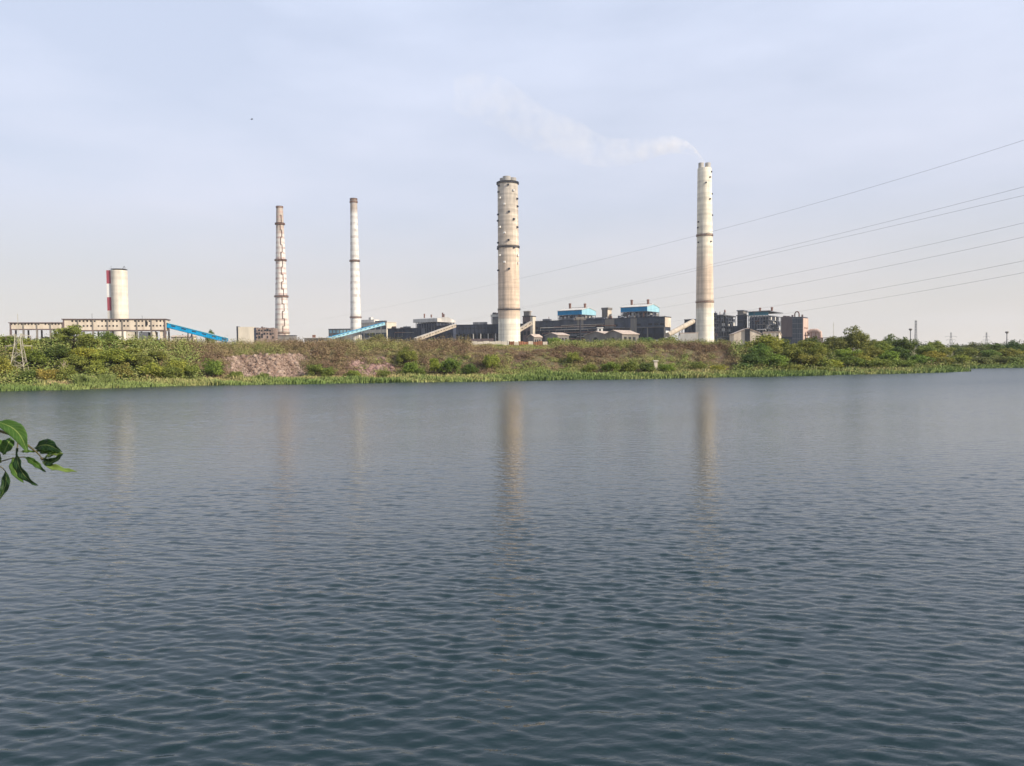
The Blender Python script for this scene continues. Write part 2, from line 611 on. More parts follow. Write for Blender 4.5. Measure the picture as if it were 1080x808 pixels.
# wind patches: smoother and rougher water
pm = node(n, 'ShaderNodeMapping'); pm.inputs['Scale'].default_value = (0.012, 0.03, 1)
lk(tcw.outputs['Object'], pm.inputs['Vector'])
pn = node(n, 'ShaderNodeTexNoise'); pn.inputs['Scale'].default_value = 1; pn.inputs['Detail'].default_value = 3
lk(pm.outputs[0], pn.inputs['Vector'])
pr = node(n, 'ShaderNodeMapRange')
pr.inputs['From Min'].default_value = 0.3; pr.inputs['From Max'].default_value = 0.7
pr.inputs['To Min'].default_value = 0.75; pr.inputs['To Max'].default_value = 1.2
lk(pn.outputs['Fac'], pr.inputs['Value'])
slopes = []
for h in hs[1:]:
    sb = node(n, 'ShaderNodeMath', operation='SUBTRACT')
    lk(hs[0], sb.inputs[0]); lk(h, sb.inputs[1])
    dv = node(n, 'ShaderNodeMath', operation='DIVIDE'); dv.inputs[1].default_value = EPS
    lk(sb.outputs[0], dv.inputs[0])
    mu = node(n, 'ShaderNodeMath', operation='MULTIPLY')
    lk(dv.outputs[0], mu.inputs[0]); lk(pr.outputs['Result'], mu.inputs[1])
    slopes.append(mu.outputs[0])
cb = node(n, 'ShaderNodeCombineXYZ'); cb.inputs['Z'].default_value = 0
lk(slopes[0], cb.inputs['X']); lk(slopes[1], cb.inputs['Y'])
gm = node(n, 'ShaderNodeNewGeometry')
an_ = node(n, 'ShaderNodeVectorMath', operation='ADD')
lk(gm.outputs['Normal'], an_.inputs[0]); lk(cb.outputs[0], an_.inputs[1])
nm = node(n, 'ShaderNodeVectorMath', operation='NORMALIZE')
lk(an_.outputs[0], nm.inputs[0])
lk(nm.outputs[0], b.inputs['Normal'])
b.inputs['Base Color'].default_value = (0.001, 0.013, 0.016, 1)
sy_ = node(n, 'ShaderNodeSeparateXYZ'); lk(tcw.outputs['Object'], sy_.inputs['Vector'])
rg_ = node(n, 'ShaderNodeMapRange')               # open water is ruffled by wavelets too small to model
rg_.inputs['From Min'].default_value = 25; rg_.inputs['From Max'].default_value = 170
rg_.inputs['To Min'].default_value = 0.05; rg_.inputs['To Max'].default_value = 0.27
lk(sy_.outputs['Y'], rg_.inputs['Value']); lk(rg_.outputs['Result'], b.inputs['Roughness'])
b.inputs['IOR'].default_value = 1.40
rw = np.random.default_rng(11)
wy = [4.0]
while wy[-1] < 300:
    wy.append(wy[-1] + min(max(0.042, wy[-1] * 0.0029), 0.20))
wy = np.array(wy + [330, 400, 480])
wt_ = np.concatenate([[-60, -4, -1.25], np.linspace(-1.0, 1.0, 1050), [1.25, 4, 60]])
WT, WY = np.meshgrid(wt_, wy)
WX = np.clip((WY + 12) * WT, -3900, 3900)
space = np.gradient(wy)[:, None]
calm = 1 + .30 * np.sin(WX * .045 + 1.3 * np.sin(WY * .03)) * np.sin(WY * .06 + .4) + .22 * np.sin(WX * .13 - WY * .21 + 1.5 * np.sin(WX * .05))
WZ = np.zeros_like(WX)
NW = 84
lam = np.exp(rw.uniform(math.log(.22), math.log(3.2), NW))
wgt = np.exp(-(np.log(lam / .40)) ** 2 / (2 * .42 ** 2)) + .36 * np.exp(-(np.log(lam / 1.15)) ** 2 / (2 * .35 ** 2))
wgt *= 0.088 / math.sqrt(float((wgt ** 2).sum()) / 2)
for l_, g_ in zip(lam, wgt):
    th = rw.normal(R(8), R(22))
    k = 2 * math.pi / l_
    fade_ = np.clip((l_ / space - 2.2) / 1.5, 0, 1)
    WZ += fade_ * (g_ / k) * np.sin(k * (math.sin(th) * WX + math.cos(th) * WY) + rw.uniform(0, 6.28))
WZ = (WZ + 2.2 * WZ * np.abs(WZ)) * calm * np.interp(WY, [14, 60, 140], [1.30, .85, 1.10])          # slightly peaked crests
WZ *= np.clip((1.2 - np.abs(WT)) / .15, 0, 1) * (WY < 305)
vid = np.arange(WX.size).reshape(WX.shape)
faces = np.stack([vid[:-1, :-1], vid[:-1, 1:], vid[1:, 1:], vid[1:, :-1]], -1).reshape(-1, 4)
lake = fast_mesh('lake_water', np.stack([WX, WY, WZ], -1).reshape(-1, 3), faces, mw)
lake.data.polygons.foreach_set('use_smooth', np.ones(len(faces), bool))
tag(lake, kind='structure')

# ------------------------------------------------------------------ chimneys
def ring(mb, r, z, t=0.5, wd=1.2, n=40):
    mb.lathe([(r - 0.3, z - t), (r + wd, z - t), (r + wd, z), (r - 0.3, z)], n)

def chimney(name, label, pc, ptop, pbase, Y, rt, rb, mat, rings, group=None, ring_mat='rust', flues=0, rim=None):
    top, bot = P(pc, ptop, Y), P(pc, pbase, Y)
    zg = 10.0
    k = (rb - rt) / (top.z - bot.z)
    H = top.z - zg
    r0 = rb + k * (bot.z - zg)
    root = thing(name, label, 'chimney', ((top.x + bot.x) / 2, Y, zg), 0, group)
    rad = lambda z: r0 - k * z
    hsh = H if not flues else H - 6.0
    mb = MB().lathe([(rad(hsh * i / 24), hsh * i / 24) for i in range(25)], 48)
    mb.build('shaft', mat(H), root, True)
    if flues:
        for a in range(flues):
            an = 2 * math.pi * a / flues + (0.35 if flues == 3 else math.pi)
            if flues == 2:
                an = math.pi * a
            rr = rad(H) * 0.40
            cx, cy = rad(H) * 0.5 * math.cos(an), rad(H) * 0.5 * math.sin(an)
            MB().lathe([(rr, hsh - 1), (rr, H), (rr - 0.5, H), (rr - 0.5, H - 1.2)], 20, cx, cy).build('flue', M['flue'], root, True)
    for (py, wd) in rings:
        z = P(pc, py, Y).z - zg
        g = MB()
        ring(g, rad(z), z, 0.9, wd)
        pf = g.build('gallery', M[ring_mat], root)
        rl = MB()
        for kk in range(24):
            a = 2 * math.pi * kk / 24
            rl.bar(((rad(z) + wd - .1) * math.cos(a), (rad(z) + wd - .1) * math.sin(a), z), ((rad(z) + wd - .1) * math.cos(a), (rad(z) + wd - .1) * math.sin(a), z + 1.2), 0.1)
        rl.lathe([(rad(z) + wd - .2, z + 1.1), (rad(z) + wd, z + 1.1), (rad(z) + wd, z + 1.2), (rad(z) + wd - .2, z + 1.2)], 24)
        rl.build('railing', M[ring_mat], pf)
    return root, rad, H

M['flue'] = weathered('flue_liner', (0.40, 0.38, 0.355), 0.15, 0.3)

grey_, tan_, pale_ = (0.46, 0.405, 0.345), (0.52, 0.415, 0.325), (0.66, 0.62, 0.53)
mid_mat = lambda H: shaft_mat('weathered_shaft_mid', H, [(0.0, pale_), (0.195, pale_), (0.205, tan_), (0.45, tan_), (0.56, (0.50, 0.42, 0.34)), (0.80, grey_), (0.965, (0.50, 0.45, 0.39)), (1.0, (0.40, 0.36, 0.31))], streak=0.22, lift=0.26)
mid, rad, H = chimney('chimney', 'thickest chimney of stained concrete studded with small ventilation boxes, rusty fence at its foot', 536.3, 187.5, 361, 930, 12.1, 13.3, mid_mat, [(193.6, 1.4), (261, 1.2), (326.5, 0.8)], 'tall chimneys of the power plant', 'dark_steel', 3)
# small ventilation boxes in a spiral round the shaft
vs = [(526.2, 197, 0), (526, 203.5, 0), (536, 197, 0), (541.5, 202.5, 1), (545.3, 210.6, 0), (545.6, 218.5, 0), (527.5, 210, 1), (532, 217, 1), (537, 225, 0), (542, 232.5, 0),
      (525.6, 227, 0), (525.4, 233.5, 0), (527.5, 240.5, 1), (545.4, 240.5, 0), (532.2, 247, 1), (536.5, 254.5, 0), (525.6, 256.5, 0), (525.4, 263, 0), (542.3, 262, 0),
      (527.4, 270, 1), (545.9, 270, 1), (532.2, 277.5, 1), (537, 284.5, 0), (525.8, 285.5, 0), (546.2, 278, 1)]
def vent_boxes(root, rad, pts, Y, size):
    for (px, py, white) in pts:
        p = P(px, py, Y)
        z = p.z - root.location.z
        dx = max(-0.985, min(0.985, (p.x - root.location.x) / (rad(z) + 0.4)))
        a = -math.acos(dx)
        c, s_ = math.cos(a), math.sin(a)
        r = rad(z)
        mb = MB()
        hw = size * 0.55
        pr = size * 0.9
        vs_, t = [], (-s_, c)
        for rr in (r - 0.4, r + pr):
            for sg in (-hw, hw):
                for dz in (-size * 0.6, size * 0.6 if rr < r else size * 0.35):
                    vs_.append((rr * c + sg * t[0], rr * s_ + sg * t[1], z + dz))
        mb.add(vs_, [(0, 1, 3, 2), (4, 6, 7, 5), (0, 4, 5, 1), (2, 3, 7, 6), (0, 2, 6, 4), (1, 5, 7, 3)])
        mb.build('ventilation_box', M['white' if white else 'dark_steel'], root)
vent_boxes(mid, rad, vs, 930, 1.9)

right_mat = lambda H: shaft_mat('weathered_shaft_right', H, [(0.0, pale_), (0.225, pale_), (0.235, (0.54, 0.45, 0.36)), (0.42, (0.53, 0.43, 0.34)), (0.50, (0.58, 0.50, 0.41)), (0.58, (0.64, 0.59, 0.49)), (1.0, (0.65, 0.61, 0.52))], streak=0.18, lift=0.22)
rch, rad, H = chimney('chimney', 'tall cream concrete chimney with white smoke drifting off its top', 743.2, 172, 361, 870, 7.5, 10.2, right_mat, [(248.5, 0.8), (318.5, 0.7)], 'tall chimneys of the power plant', 'rust', 2)
vent_boxes(rch, rad, [(749.3, 182, 0), (747.5, 188, 0), (742.8, 194, 0), (750.3, 205, 0), (747.3, 211, 0), (750.4, 227.5, 0), (735.7, 234.5, 0), (735.3, 240.5, 0), (748.2, 255.5, 0), (735.6, 256, 0)], 870, 1.3)

a_mat = lambda H: shaft_mat('faded_banded_shaft', H, [(0.0, (0.40, 0.365, 0.31)), (0.17, (0.47, 0.43, 0.37)), (0.3, (0.60, 0.58, 0.555)), (0.80, (0.58, 0.55, 0.525)), (0.86, (0.42, 0.36, 0.31)), (1.0, (0.34, 0.29, 0.25))], band=0.85, bandcol=(0.36, 0.245, 0.23), bandstep=6.6, streak=0.2, lift=0.10)
ach, rad, H = chimney('chimney', 'banded red and white chimney with zigzag ladders, left of the slim pale one', 296.2, 218, 350, 1000, 4.1, 8.9, a_mat, [(236.3, 1.6), (274.6, 1.6), (312.8, 1.6), (351, 1.0), (218.6, 0.5)], 'tall chimneys of the power plant')
# caged ladders stepping down the sunny side
zz = 11.0
side = 0
while zz < H - 20:
    z1 = zz + 9.5
    a = R(-58 + (7 if side else -9) * 1.0)
    q = []
    mb = MB()
    for z in (zz, z1):
        r = rad(z) + 0.5
        q.append((r * math.cos(a), r * math.sin(a), z))
    mb.bar(q[0], q[1], 0.5, 0.5)
    for hp in np.linspace(0.1, 0.9, 5):
        c_ = Vector(q[0]).lerp(Vector(q[1]), hp)
        mb.box(c_.x - .5, c_.x + .5, c_.y - .5, c_.y + .5, c_.z - .1, c_.z + .1)
    a2 = R(-58 + (-9 if side else 7))
    r = rad(z1) + 0.6
    mb.bar((r * math.cos(a), r * math.sin(a), z1), (r * math.cos(a2), r * math.sin(a2), z1), 0.7, 0.4)
    mb.build('caged_ladder', M['rust'], ach)
    zz = z1
    side = 1 - side

b_mat = lambda H: shaft_mat('faded_grey_shaft', H, [(0.0, (0.58, 0.55, 0.50)), (0.14, (0.58, 0.55, 0.50)), (0.3, (0.64, 0.63, 0.61)), (0.90, (0.63, 0.62, 0.60)), (0.93, (0.36, 0.31, 0.27)), (1.0, (0.40, 0.34, 0.29))], band=0.9, bandcol=(0.42, 0.385, 0.365), bandstep=8.4, streak=0.1, lift=0.08)
bch, rad, H = chimney('chimney', 'slim pale grey chimney with faint bands and darker top collar, beside the blue conveyor', 374.2, 210, 352, 1000, 4.35, 7.0, b_mat, [(275.3, 1.3), (334.8, 1.0), (213.2, 0.8), (210.4, 0.5)], 'tall chimneys of the power plant')

# ------------------------------------------------------------------ plant buildings
YAW = -33.0
class Block:
    """Building seated on the plateau. pl/pc/pr: picture columns of the left front, right front and right rear corners."""
    def __init__(s, name, label, cat, pl, pc, pr, ptop, Y, yaw=YAW, zg=10.0, D=None, group=None):
        u = Vector((math.cos(R(yaw)), math.sin(R(yaw))))
        v = Vector((-u.y, u.x))
        c = P(pc, ptop, Y)
        cc = Vector((c.x, c.y))
        rl_, rr_ = ray(pl, ptop), ray(pr, ptop) if pr else None
        tl = rl_.x / rl_.y
        s.L = (cc.x - tl * cc.y) / (u.x - tl * u.y)
        if pr:
            tr = rr_.x / rr_.y
            s.D = (tr * cc.y - cc.x) / (v.x - tr * v.y)
        if D:
            s.D = D
        o = cc - u * s.L
        s.H = c.z - zg
        s.zg, s.Y = zg, Y
        s.pc = pc
        s.root = thing(name, label, cat, (o.x, o.y, zg), R(yaw), group)
    def z(s, py):
        return P(s.pc, py, s.Y).z - s.zg
    def b(s, name, mat, *boxes):
        for q in boxes:
            o = MB().box(*q).build({'window_row': 'window', 'window_band': 'window'}.get(name, name), M[mat], s.root)
        return o

def hall(B, mat, bays, rows, base_open=0.0, end_mat='tan_conc', roof='dark_steel'):
    """long industrial hall: shell, projecting columns, window bands per bay, roof slab"""
    L, D, H = B.L, B.D, B.H
    B.b('wall', mat, (0, L - 0.6, 0, D, 0, H - 0.8))
    B.b('end_wall', end_mat, (L - 0.6, L, 0.003, D - 0.003, H * base_open, H - 0.8))
    B.b('roof', roof, (-0.6, L + 0.6, -0.8, D + 0.6, H - 0.8, H))
    for i in range(bays + 1):
        x = L * i / bays
        B.b('column', mat, (max(0, x - 0.7), min(L - 0.7, x + 0.7) if i < bays else L - 0.61, -0.6, -0.003, 0, H - 0.803))
    for (z0, z1, m_, fr) in rows:
        mb = MB()
        for i in range(bays):
            x0, x1 = L * i / bays + 1.0, L * (i + 1) / bays - 1.0
            if random.random() < fr and x1 > x0:
                mb.box(x0, x1, -0.25, -0.003, z0 * H, z1 * H)
        if mb.v:
            mb.build_each('window' if m_ in ('glass', 'black') else 'cladding', M[m_], B.root)

def drum(B, x, y, z, r, h, mat='rust', cap=True):
    mb = MB().lathe([(r, z), (r, z + h * 0.86), (r * 1.12, z + h * 0.88), (r * 1.12, z + h * 0.93), (r * 0.7, z + h)], 14, x, y)
    return mb.build('roof_vent', M[mat], B.root, False)

def steel_frame(B, x0, x1, y0, y1, z0, z1, nx, ny, nz, t=0.5, mat='steel', fill=0.3, fillmats=('dark_steel', 'mid_conc', 'pale')):
    mb = MB()
    X = np.linspace(x0, x1, nx + 1); Yy = np.linspace(y0, y1, ny + 1); Z = np.linspace(z0, z1, nz + 1)
    for i, x in enumerate(X):
        for j, y in enumerate(Yy):
            if i in (0, nx) or j in (0, ny):
                mb.box(x - t / 2, x + t / 2, y - t / 2, y + t / 2, z0, z1)
    for z in Z[1:]:
        for y in (y0, y1):
            mb.box(x0 - t, x1 + t, y - t * .4, y + t * .4, z - t * 1.2, z - 0.05)
        for x in (x0, x1):
            mb.box(x - t * .42, x + t * .42, y0 - t, y1 + t, z - t * 1.15, z - 0.07)
    for k in range(nz):
        for i in range(nx):
            if random.random() < 0.4:
                a, c = (X[i], y0, Z[k]), (X[i + 1], y0, Z[k + 1])
                mb.bar(a, c, t * 0.5)
    fr = mb.build('steel_frame', M[mat], B.root)
    # floors, plant and cladding panels inside the frame
    fl = MB()
    for z in Z[1:-1]:
        fl.box(x0 + .4, x1 - .4, y0 + .6, y1 - .6, z - 0.35, z - 0.1)
    fl.build_each('floor_plate', M['dark_steel'], B.root)
    for m_ in fillmats:
        pb = MB()
        for k in range(nz):
            for i in range(nx):
                for j in range(max(1, ny)):
                    if random.random() < fill:
                        ex = (x1 - x0) / nx; ey = (y1 - y0) / max(1, ny); ez = (z1 - z0) / nz
                        xa = X[i] + ex * random.uniform(.1, .3); xb = X[i + 1] - ex * random.uniform(.05, .3)
                        ya = Yy[j] + ey * random.uniform(.1, .25); yb = Yy[j + 1] - ey * random.uniform(.05, .2)
                        pb.box(xa, xb, ya, yb, Z[k] + 0.02, Z[k] + ez * random.uniform(.4, .8))
        if pb.v:
            pb.build_each('boiler_equipment', M[m_], B.root)

def conveyor(name, label, p0, p1, w_, h_, wall, roof, legs=(), group=None, stripes=True, legmat='dark_steel', arched=False):
    """inclined covered conveyor gallery between two points (p0 low, p1 high), on trestles"""
    a, c = Vector(p0), Vector(p1)
    root = thing(name, label, 'conveyor', (a.x, a.y, 10.0), 0, group)
    off = Vector((a.x, a.y, 10.0))
    a, c = a - off, c - off
    if arched:
        mb = MB().tube([a, c], h_ * 0.5, 12)
        mb.build('gallery', M[wall], root, True)
    else:
        MB().bar(a, c, w_, h_).build('gallery', M[wall], root)
        up = Vector((0, 0, h_ * 0.5 + 0.2))
        MB().bar(a + up, c + up, w_ + 0.9, 0.36).build('roof', M[roof], root)
        if stripes:
            d = (c - a)
            side = d.cross(Vector((0, 0, 1))).normalized() * (w_ / 2 + 0.05)
            if side.y > 0:
                side = -side
            mb = MB()
            nn = int(d.length / 6)
            for i in range(nn):
                q0 = a + d * ((i + 0.2) / nn) + side
                q1 = a + d * ((i + 0.62) / nn) + side
                mb.bar(q0 + Vector((0, 0, h_ * .12)), q1 + Vector((0, 0, h_ * .12)), 0.12, h_ * 0.22)
            mb.build_each('window', M['black'], root)
    for f in legs:
        q = a.lerp(c, f)
        mb = MB()
        for sgn in (-1, 1):
            mb.bar((q.x + sgn * w_ * 0.3, q.y, q.z - h_ * 0.4), (q.x + sgn * w_ * 0.55, q.y, 0), 0.55)
        nb_ = max(1, int(q.z / 7))
        for i in range(nb_):
            zz0, zz1 = q.z * i / nb_, q.z * (i + 1) / nb_ - h_ * 0.3
            mb.bar((q.x - w_ * .5, q.y, zz0), (q.x + w_ * .5, q.y, zz1), 0.3)
        mb.build('trestle', M[legmat], root)
    return root

def clutter(B, seed, roof_n=6, pipes=3, stacks=2, zr=None):
    """plant on the roof and pipework on the front: ducts, cabins, risers, header pipes, ladders"""
    rr = random.Random(seed)
    L, D, H = B.L, B.D, zr or B.H
    for i in range(roof_n):
        x = L * rr.uniform(.03, .92); w_ = rr.uniform(1.5, 5.5); h = rr.uniform(.8, 3.0)
        B.b('roof_unit', rr.choice(['slate', 'steel', 'mid_conc', 'dark_steel', 'rust']), (x, min(L, x + w_), D * .1, D * .1 + rr.uniform(2, 5), H + .003, H + h))
    for i in range(pipes):
        z = H * rr.uniform(.2, .85); x0 = L * rr.uniform(0, .5); x1 = x0 + L * rr.uniform(.15, .5)
        r = rr.uniform(.25, .6)
        mb = MB().tube([(x0, -.9, z - rr.uniform(3, 8)), (x0, -.9, z), (min(L, x1), -.9, z), (min(L, x1), -.9, z + rr.uniform(-4, 3))], r, 8)
        mb.build('pipe', M[rr.choice(['steel', 'rust', 'pale', 'mid_conc'])], B.root)
    for i in range(stacks):
        x = L * rr.uniform(.05, .95); h = rr.uniform(2.5, 6)
        MB().tube([(x, D * .3, H), (x, D * .3, H + h)], rr.uniform(.25, .5), 8).build('vent_pipe', M[rr.choice(['rust', 'steel'])], B.root)
    x = L * rr.uniform(.2, .8)
    mb = MB()
    for sx_ in (-.45, .45):
        mb.box(x + sx_ - .12, x + sx_ + .12, -1.1, -.95, 0, H)
    for k in range(int(H / 1.5)):
        mb.box(x - .45, x + .45, -1.08, -.98, k * 1.5, k * 1.5 + .15)
    mb.build('ladder', M['steel'], B.root)
    mb = MB()
    n_ = max(4, int(L / 5))
    for k in range(n_ + 1):
        mb.box(L * k / n_ - .06, L * k / n_ + .06, -.5, -.38, H, H + 1.2)
    mb.box(0, L, -.5, -.38, H + 1.1, H + 1.2)
    mb.build('roof_railing', M['steel'], B.root)

# --- left: elevated concrete gallery (low wing, tall wing), silo tower, blue conveyor
def concrete_gallery(B, bay_px, zfloor, rows, seed):
    rr = random.Random(seed)
    L, D, H = B.L, B.D, B.H
    B.b('wall', 'tan_conc', (0, L, 0, D, zfloor, H - 0.5))
    B.b('roof', 'brick_dark', (-0.6, L + 0.6, -0.7, D + 0.6, H - 0.5, H))
    n_ = max(3, round(L / bay_px))
    for i in range(n_ + 1):
        x = min(max(L * i / n_, 0.5), L - 0.5)
        B.b('column', 'brick_dark' if i in (0, n_) else 'mid_conc', (x - 0.5, x + 0.5, -0.35, 0.7, 0.0, zfloor - 0.16), (x - 0.45, x + 0.45, D - 1.2, D - 0.3, 0.0, zfloor - 0.16), (x - 0.4, x + 0.4, -0.32, -0.004, zfloor + 0.46, H - 0.503))
    B.b('floor_beam', 'brick_dark', (0, L, -0.25, -0.004, zfloor - 0.15, zfloor + 0.45))
    per = 4
    for (z0, z1) in rows:
        mb = MB()
        for i in range(n_):
            for k in range(per):
                x0 = L * (i + (k + 0.25) / per) / n_
                x1 = L * (i + (k + 0.8) / per) / n_
                if rr.random() < 0.9:
                    mb.box(x0 + .25, x1, -0.12, -0.004, z0, z1 - rr.random() * 0.3)
        mb.build_each('window', M['black'], B.root)

B = Block('conveyor_gallery', 'long low concrete gallery on columns, ending at the far left behind the pylon', 'industrial building', 10, 67, None, 340, 520, yaw=12, D=9)
concrete_gallery(B, 9, B.z(347.5), [(B.z(342.6), B.z(341.0))], 1)
B.b('coal_heap_roof', 'dark_conc', (B.L * .45, B.L * 1.0, 12, 22, 0, B.z(355)))
B2 = Block('junction_house', 'taller concrete gallery with two rows of small dark windows, blue conveyor leaving its right end', 'industrial building', 66, 174.5, None, 336.2, 508, yaw=12, D=12)
concrete_gallery(B2, 9, B2.z(348.6), [(B2.z(339.4), B2.z(337.6)), (B2.z(344.4), B2.z(342.6))], 2)
for (x0, x1, m_, zt) in ((0.60, 0.70, 'cream', 349.5), (0.72, 0.83, 'steel', 350), (0.84, 0.90, 'cream', 349.8), (0.93, 0.99, 'tan_conc', 349.2)):
    B2.b('infill_wall', m_, (B2.L * x0 + .6, B2.L * x1 - .6, 0.5, 8, 0, B2.z(zt)))
B2.b('breach', 'black', (B2.L * .80, B2.L * .823, -0.2, -0.004, B2.z(343), B2.z(339)))
B2.b('mast', 'steel', (B2.L * .27, B2.L * .27 + .2, 2, 2.2, B2.H, B2.H + 3.5), (B2.L * .76, B2.L * .76 + .2, 2, 2.2, B2.H, B2.H + 2.2))

# silo tower with a red and white banded shaft on its left
top, bot = P(125.5, 285.5, 640), P(125.5, 340, 640)
silo = thing('silo_tower', 'round cream concrete tower with a red and white banded shaft up its left side', 'tower', (top.x, 640, 10), 0)
Hs = top.z - 10
MB().lathe([(6.3, Hs * i / 16) for i in range(17)] , 40).build('shell', shaft_mat('silo_concrete', Hs, [(0, (0.57, 0.525, 0.455)), (1, (0.56, 0.515, 0.45))], streak=0.18, lift=0.2), silo, True)
zs = [Hs - P(125, py, 640).z + 10 for py in ()]
zb = [P(118, py, 640).z - 10 for py in (285.5, 299.5, 313.8, 327.8, 345)]
for i, m_ in enumerate(('red', 'white', 'red', 'pale')):
    MB().box(-8.9, -5.6, -3.2, 1.0, zb[i + 1] + 0.01, zb[i]).build('banded_panel', M[m_], silo)
MB().box(-8.7, -5.4, -3.0, 0.8, 0, zb[4]).build('stair_shaft', M['pale'], silo)
mb = MB()
for k in range(20):
    a = 2 * math.pi * k / 20
    mb.bar((6.3 * math.cos(a), 6.3 * math.sin(a), Hs), (6.3 * math.cos(a), 6.3 * math.sin(a), Hs + 1.1), 0.08)
mb.lathe([(6.25, Hs + 1.05), (6.35, Hs + 1.05), (6.35, Hs + 1.15), (6.25, Hs + 1.15)], 20)
mb.build('railing', M['steel'], silo)
MB().box(2.6, 5.2, -1, 1, Hs, Hs + 1.5).bar((3, 0, Hs + 1.5), (4.4, 0, Hs + 3.6), 0.3).bar((4.4, 0, Hs + 3.6), (5.2, 0, Hs + 2.0), 0.3).build('hoist', M['steel'], silo)
MB().bar((-6, -1, zb[0]), (-6, -1, zb[0] + 4), 0.15).bar((-7.6, -1, zb[0]), (-7.6, -1, zb[0] + 2.2), 0.12).build('lightning_rod', M['steel'], silo)

conveyor('inclined_conveyor', 'bright blue covered conveyor sloping down to the right from the concrete gallery', P(240, 359.4, 530), P(176, 343.2, 512), 4, 2.9, 'blue2', 'pale_blue', (0.63,), 'covered conveyors of the plant')
q = P(192, 356, 560)
sh = thing('low_shed', 'low pale shed behind the blue conveyor on the left', 'shed', (q.x, 560, 10))
MB().box(-8, 8, 0, 6, 0, q.z - 10 + .5).build('wall', M['cream'], sh)
MB().prism_x([(-0.6, q.z - 9.5), (6.6, q.z - 9.5), (3, q.z - 8.2)], -8.5, 8.5).build('roof', M['roof_pink'], sh)

# --- ruined block beside the banded chimney
B = Block('ruined_block', 'derelict block with a cream windowless end and gaping brown openings, left of the banded chimney', 'industrial building', 251, 290.5, None, 345.5, 760, yaw=8, D=14)
B.b('wall', 'cream', (0, B.L * .42, 0, B.D, 0, B.H + 0.8))
B.b('side_wall', 'dark_conc', (-1.6, -0.003, 0.5, B.D, 0, B.H + 1.4))
M['ruin'] = weathered('fallen_plaster', (0.30, 0.225, 0.19), .3, .5, col2=(.10, .075, .065))
B.b('ruined_wing', 'ruin', (B.L * .42 + 0.003, B.L, 0.6, B.D, 0, B.H - .6))
rq = random.Random(4)
for r_ in range(3):
    for k in range(7):
        x0 = B.L * (.46 + .075 * k + rq.uniform(-.008, .008))
        z0 = B.H - 3.6 - r_ * 3.4 + rq.uniform(-.4, .3)
        if rq.random() < .85:
            MB().box(x0, x0 + B.L * rq.uniform(.03, .06), 0.35, 0.597, z0, z0 + rq.uniform(1.3, 2.7)).build('window', M['black'], B.root)
for k in range(9):
    x0 = B.L * (.43 + .06 * k)
    MB().box(x0, x0 + B.L * .05, 0.7, 2, B.H - .598, B.H + rq.uniform(-.3, 1.1)).build('broken_parapet', M['brick_dark'], B.root)
B.b('pier', 'dark_conc', (B.L * .42 + .05, B.L * .42 + 2.0, 0.2, 0.59, 0, B.H - .5))
B = Block('flue_house', 'small grey house at the foot of the banded chimney', 'industrial building', 291, 311, None, 353.5, 940, yaw=5, D=12)
B.b('wall', 'mid_conc', (0, B.L, 0, B.D, 0, B.H - .6)); B.b('roof', 'dark_steel', (-.5, B.L + .5, -.5, B.D + .5, B.H - .6, B.H)); B.b('door', 'black', (B.L * .3, B.L * .45, -.1, -.004, 0, 6))
B = Block('pump_house', 'low grey roofed house with a stub chimney, left of the slim chimney', 'industrial building', 321, 346, None, 356, 700, yaw=0, D=12)
B.b('wall', 'mid_conc', (0, B.L, 0, B.D, 0, B.H - .5)); B.b('roof', 'pale', (-.6, B.L + .6, -.8, B.D + .6, B.H - .5, B.H)); B.b('stub_chimney', 'rust', (B.L * .3, B.L * .42, 3, 5, B.H, B.H + 2.6)); B.b('window_row', 'glass', (B.L * .15, B.L * .8, -.12, -.004, B.H - 3, B.H - 1.4))

# --- behind the slim chimney
B = Block('grey_gallery', 'flat grey transfer gallery behind the foot of the slim chimney', 'industrial building', 346.5, 374, None, 346.5, 1080, yaw=-6, D=14)
B.b('wall', 'mid_conc', (0, B.L, 0, B.D, 0, B.H - .8)); B.b('roof', 'steel', (-.5, B.L + .5, -.6, B.D, B.H - .8, B.H))
mb = MB()
for k in range(7): mb.box(B.L * (.04 + k * .135), B.L * (.13 + k * .135), -.2, -.004, B.H - 6, B.H - 2)
mb.build_each('window', M['pale_blue'], B.root)
conveyor('inclined_conveyor', 'pale blue conveyor rising past the foot of the slim chimney', P(345, 357.5, 960), P(405, 341.5, 1010), 5, 3.3, 'pale_blue', 'blue2', (0.25, 0.6), 'covered conveyors of the plant')
B = Block('switch_house', 'cream building with sunlit right end behind the pale blue conveyor', 'industrial building', 378, 408, 418, 339.3, 1090)
hall(B, 'cream', 5, [(0.55, 0.68, 'glass', .9), (0.78, 0.88, 'glass', .9)], 0, 'cream', 'pale')
B.b('roof_house', 'pale', (B.L * .05, B.L * .5, 3, B.D * .7, B.H, B.H + 4.2), (B.L * .3, B.L * .38, 4, 9, B.H + 4.2, B.H + 7.5))
B.b('roof_duct', 'dark_steel', (B.L * .55, B.L * .9, 2, 6, B.H, B.H + 1.8))
mb = MB()
for k in range(4): mb.box(B.L + .004, B.L + .2, B.D * (.1 + .22 * k), B.D * (.2 + .22 * k), B.H * .35, B.H * .5)
mb.build_each('window', M['glass'], B.root)

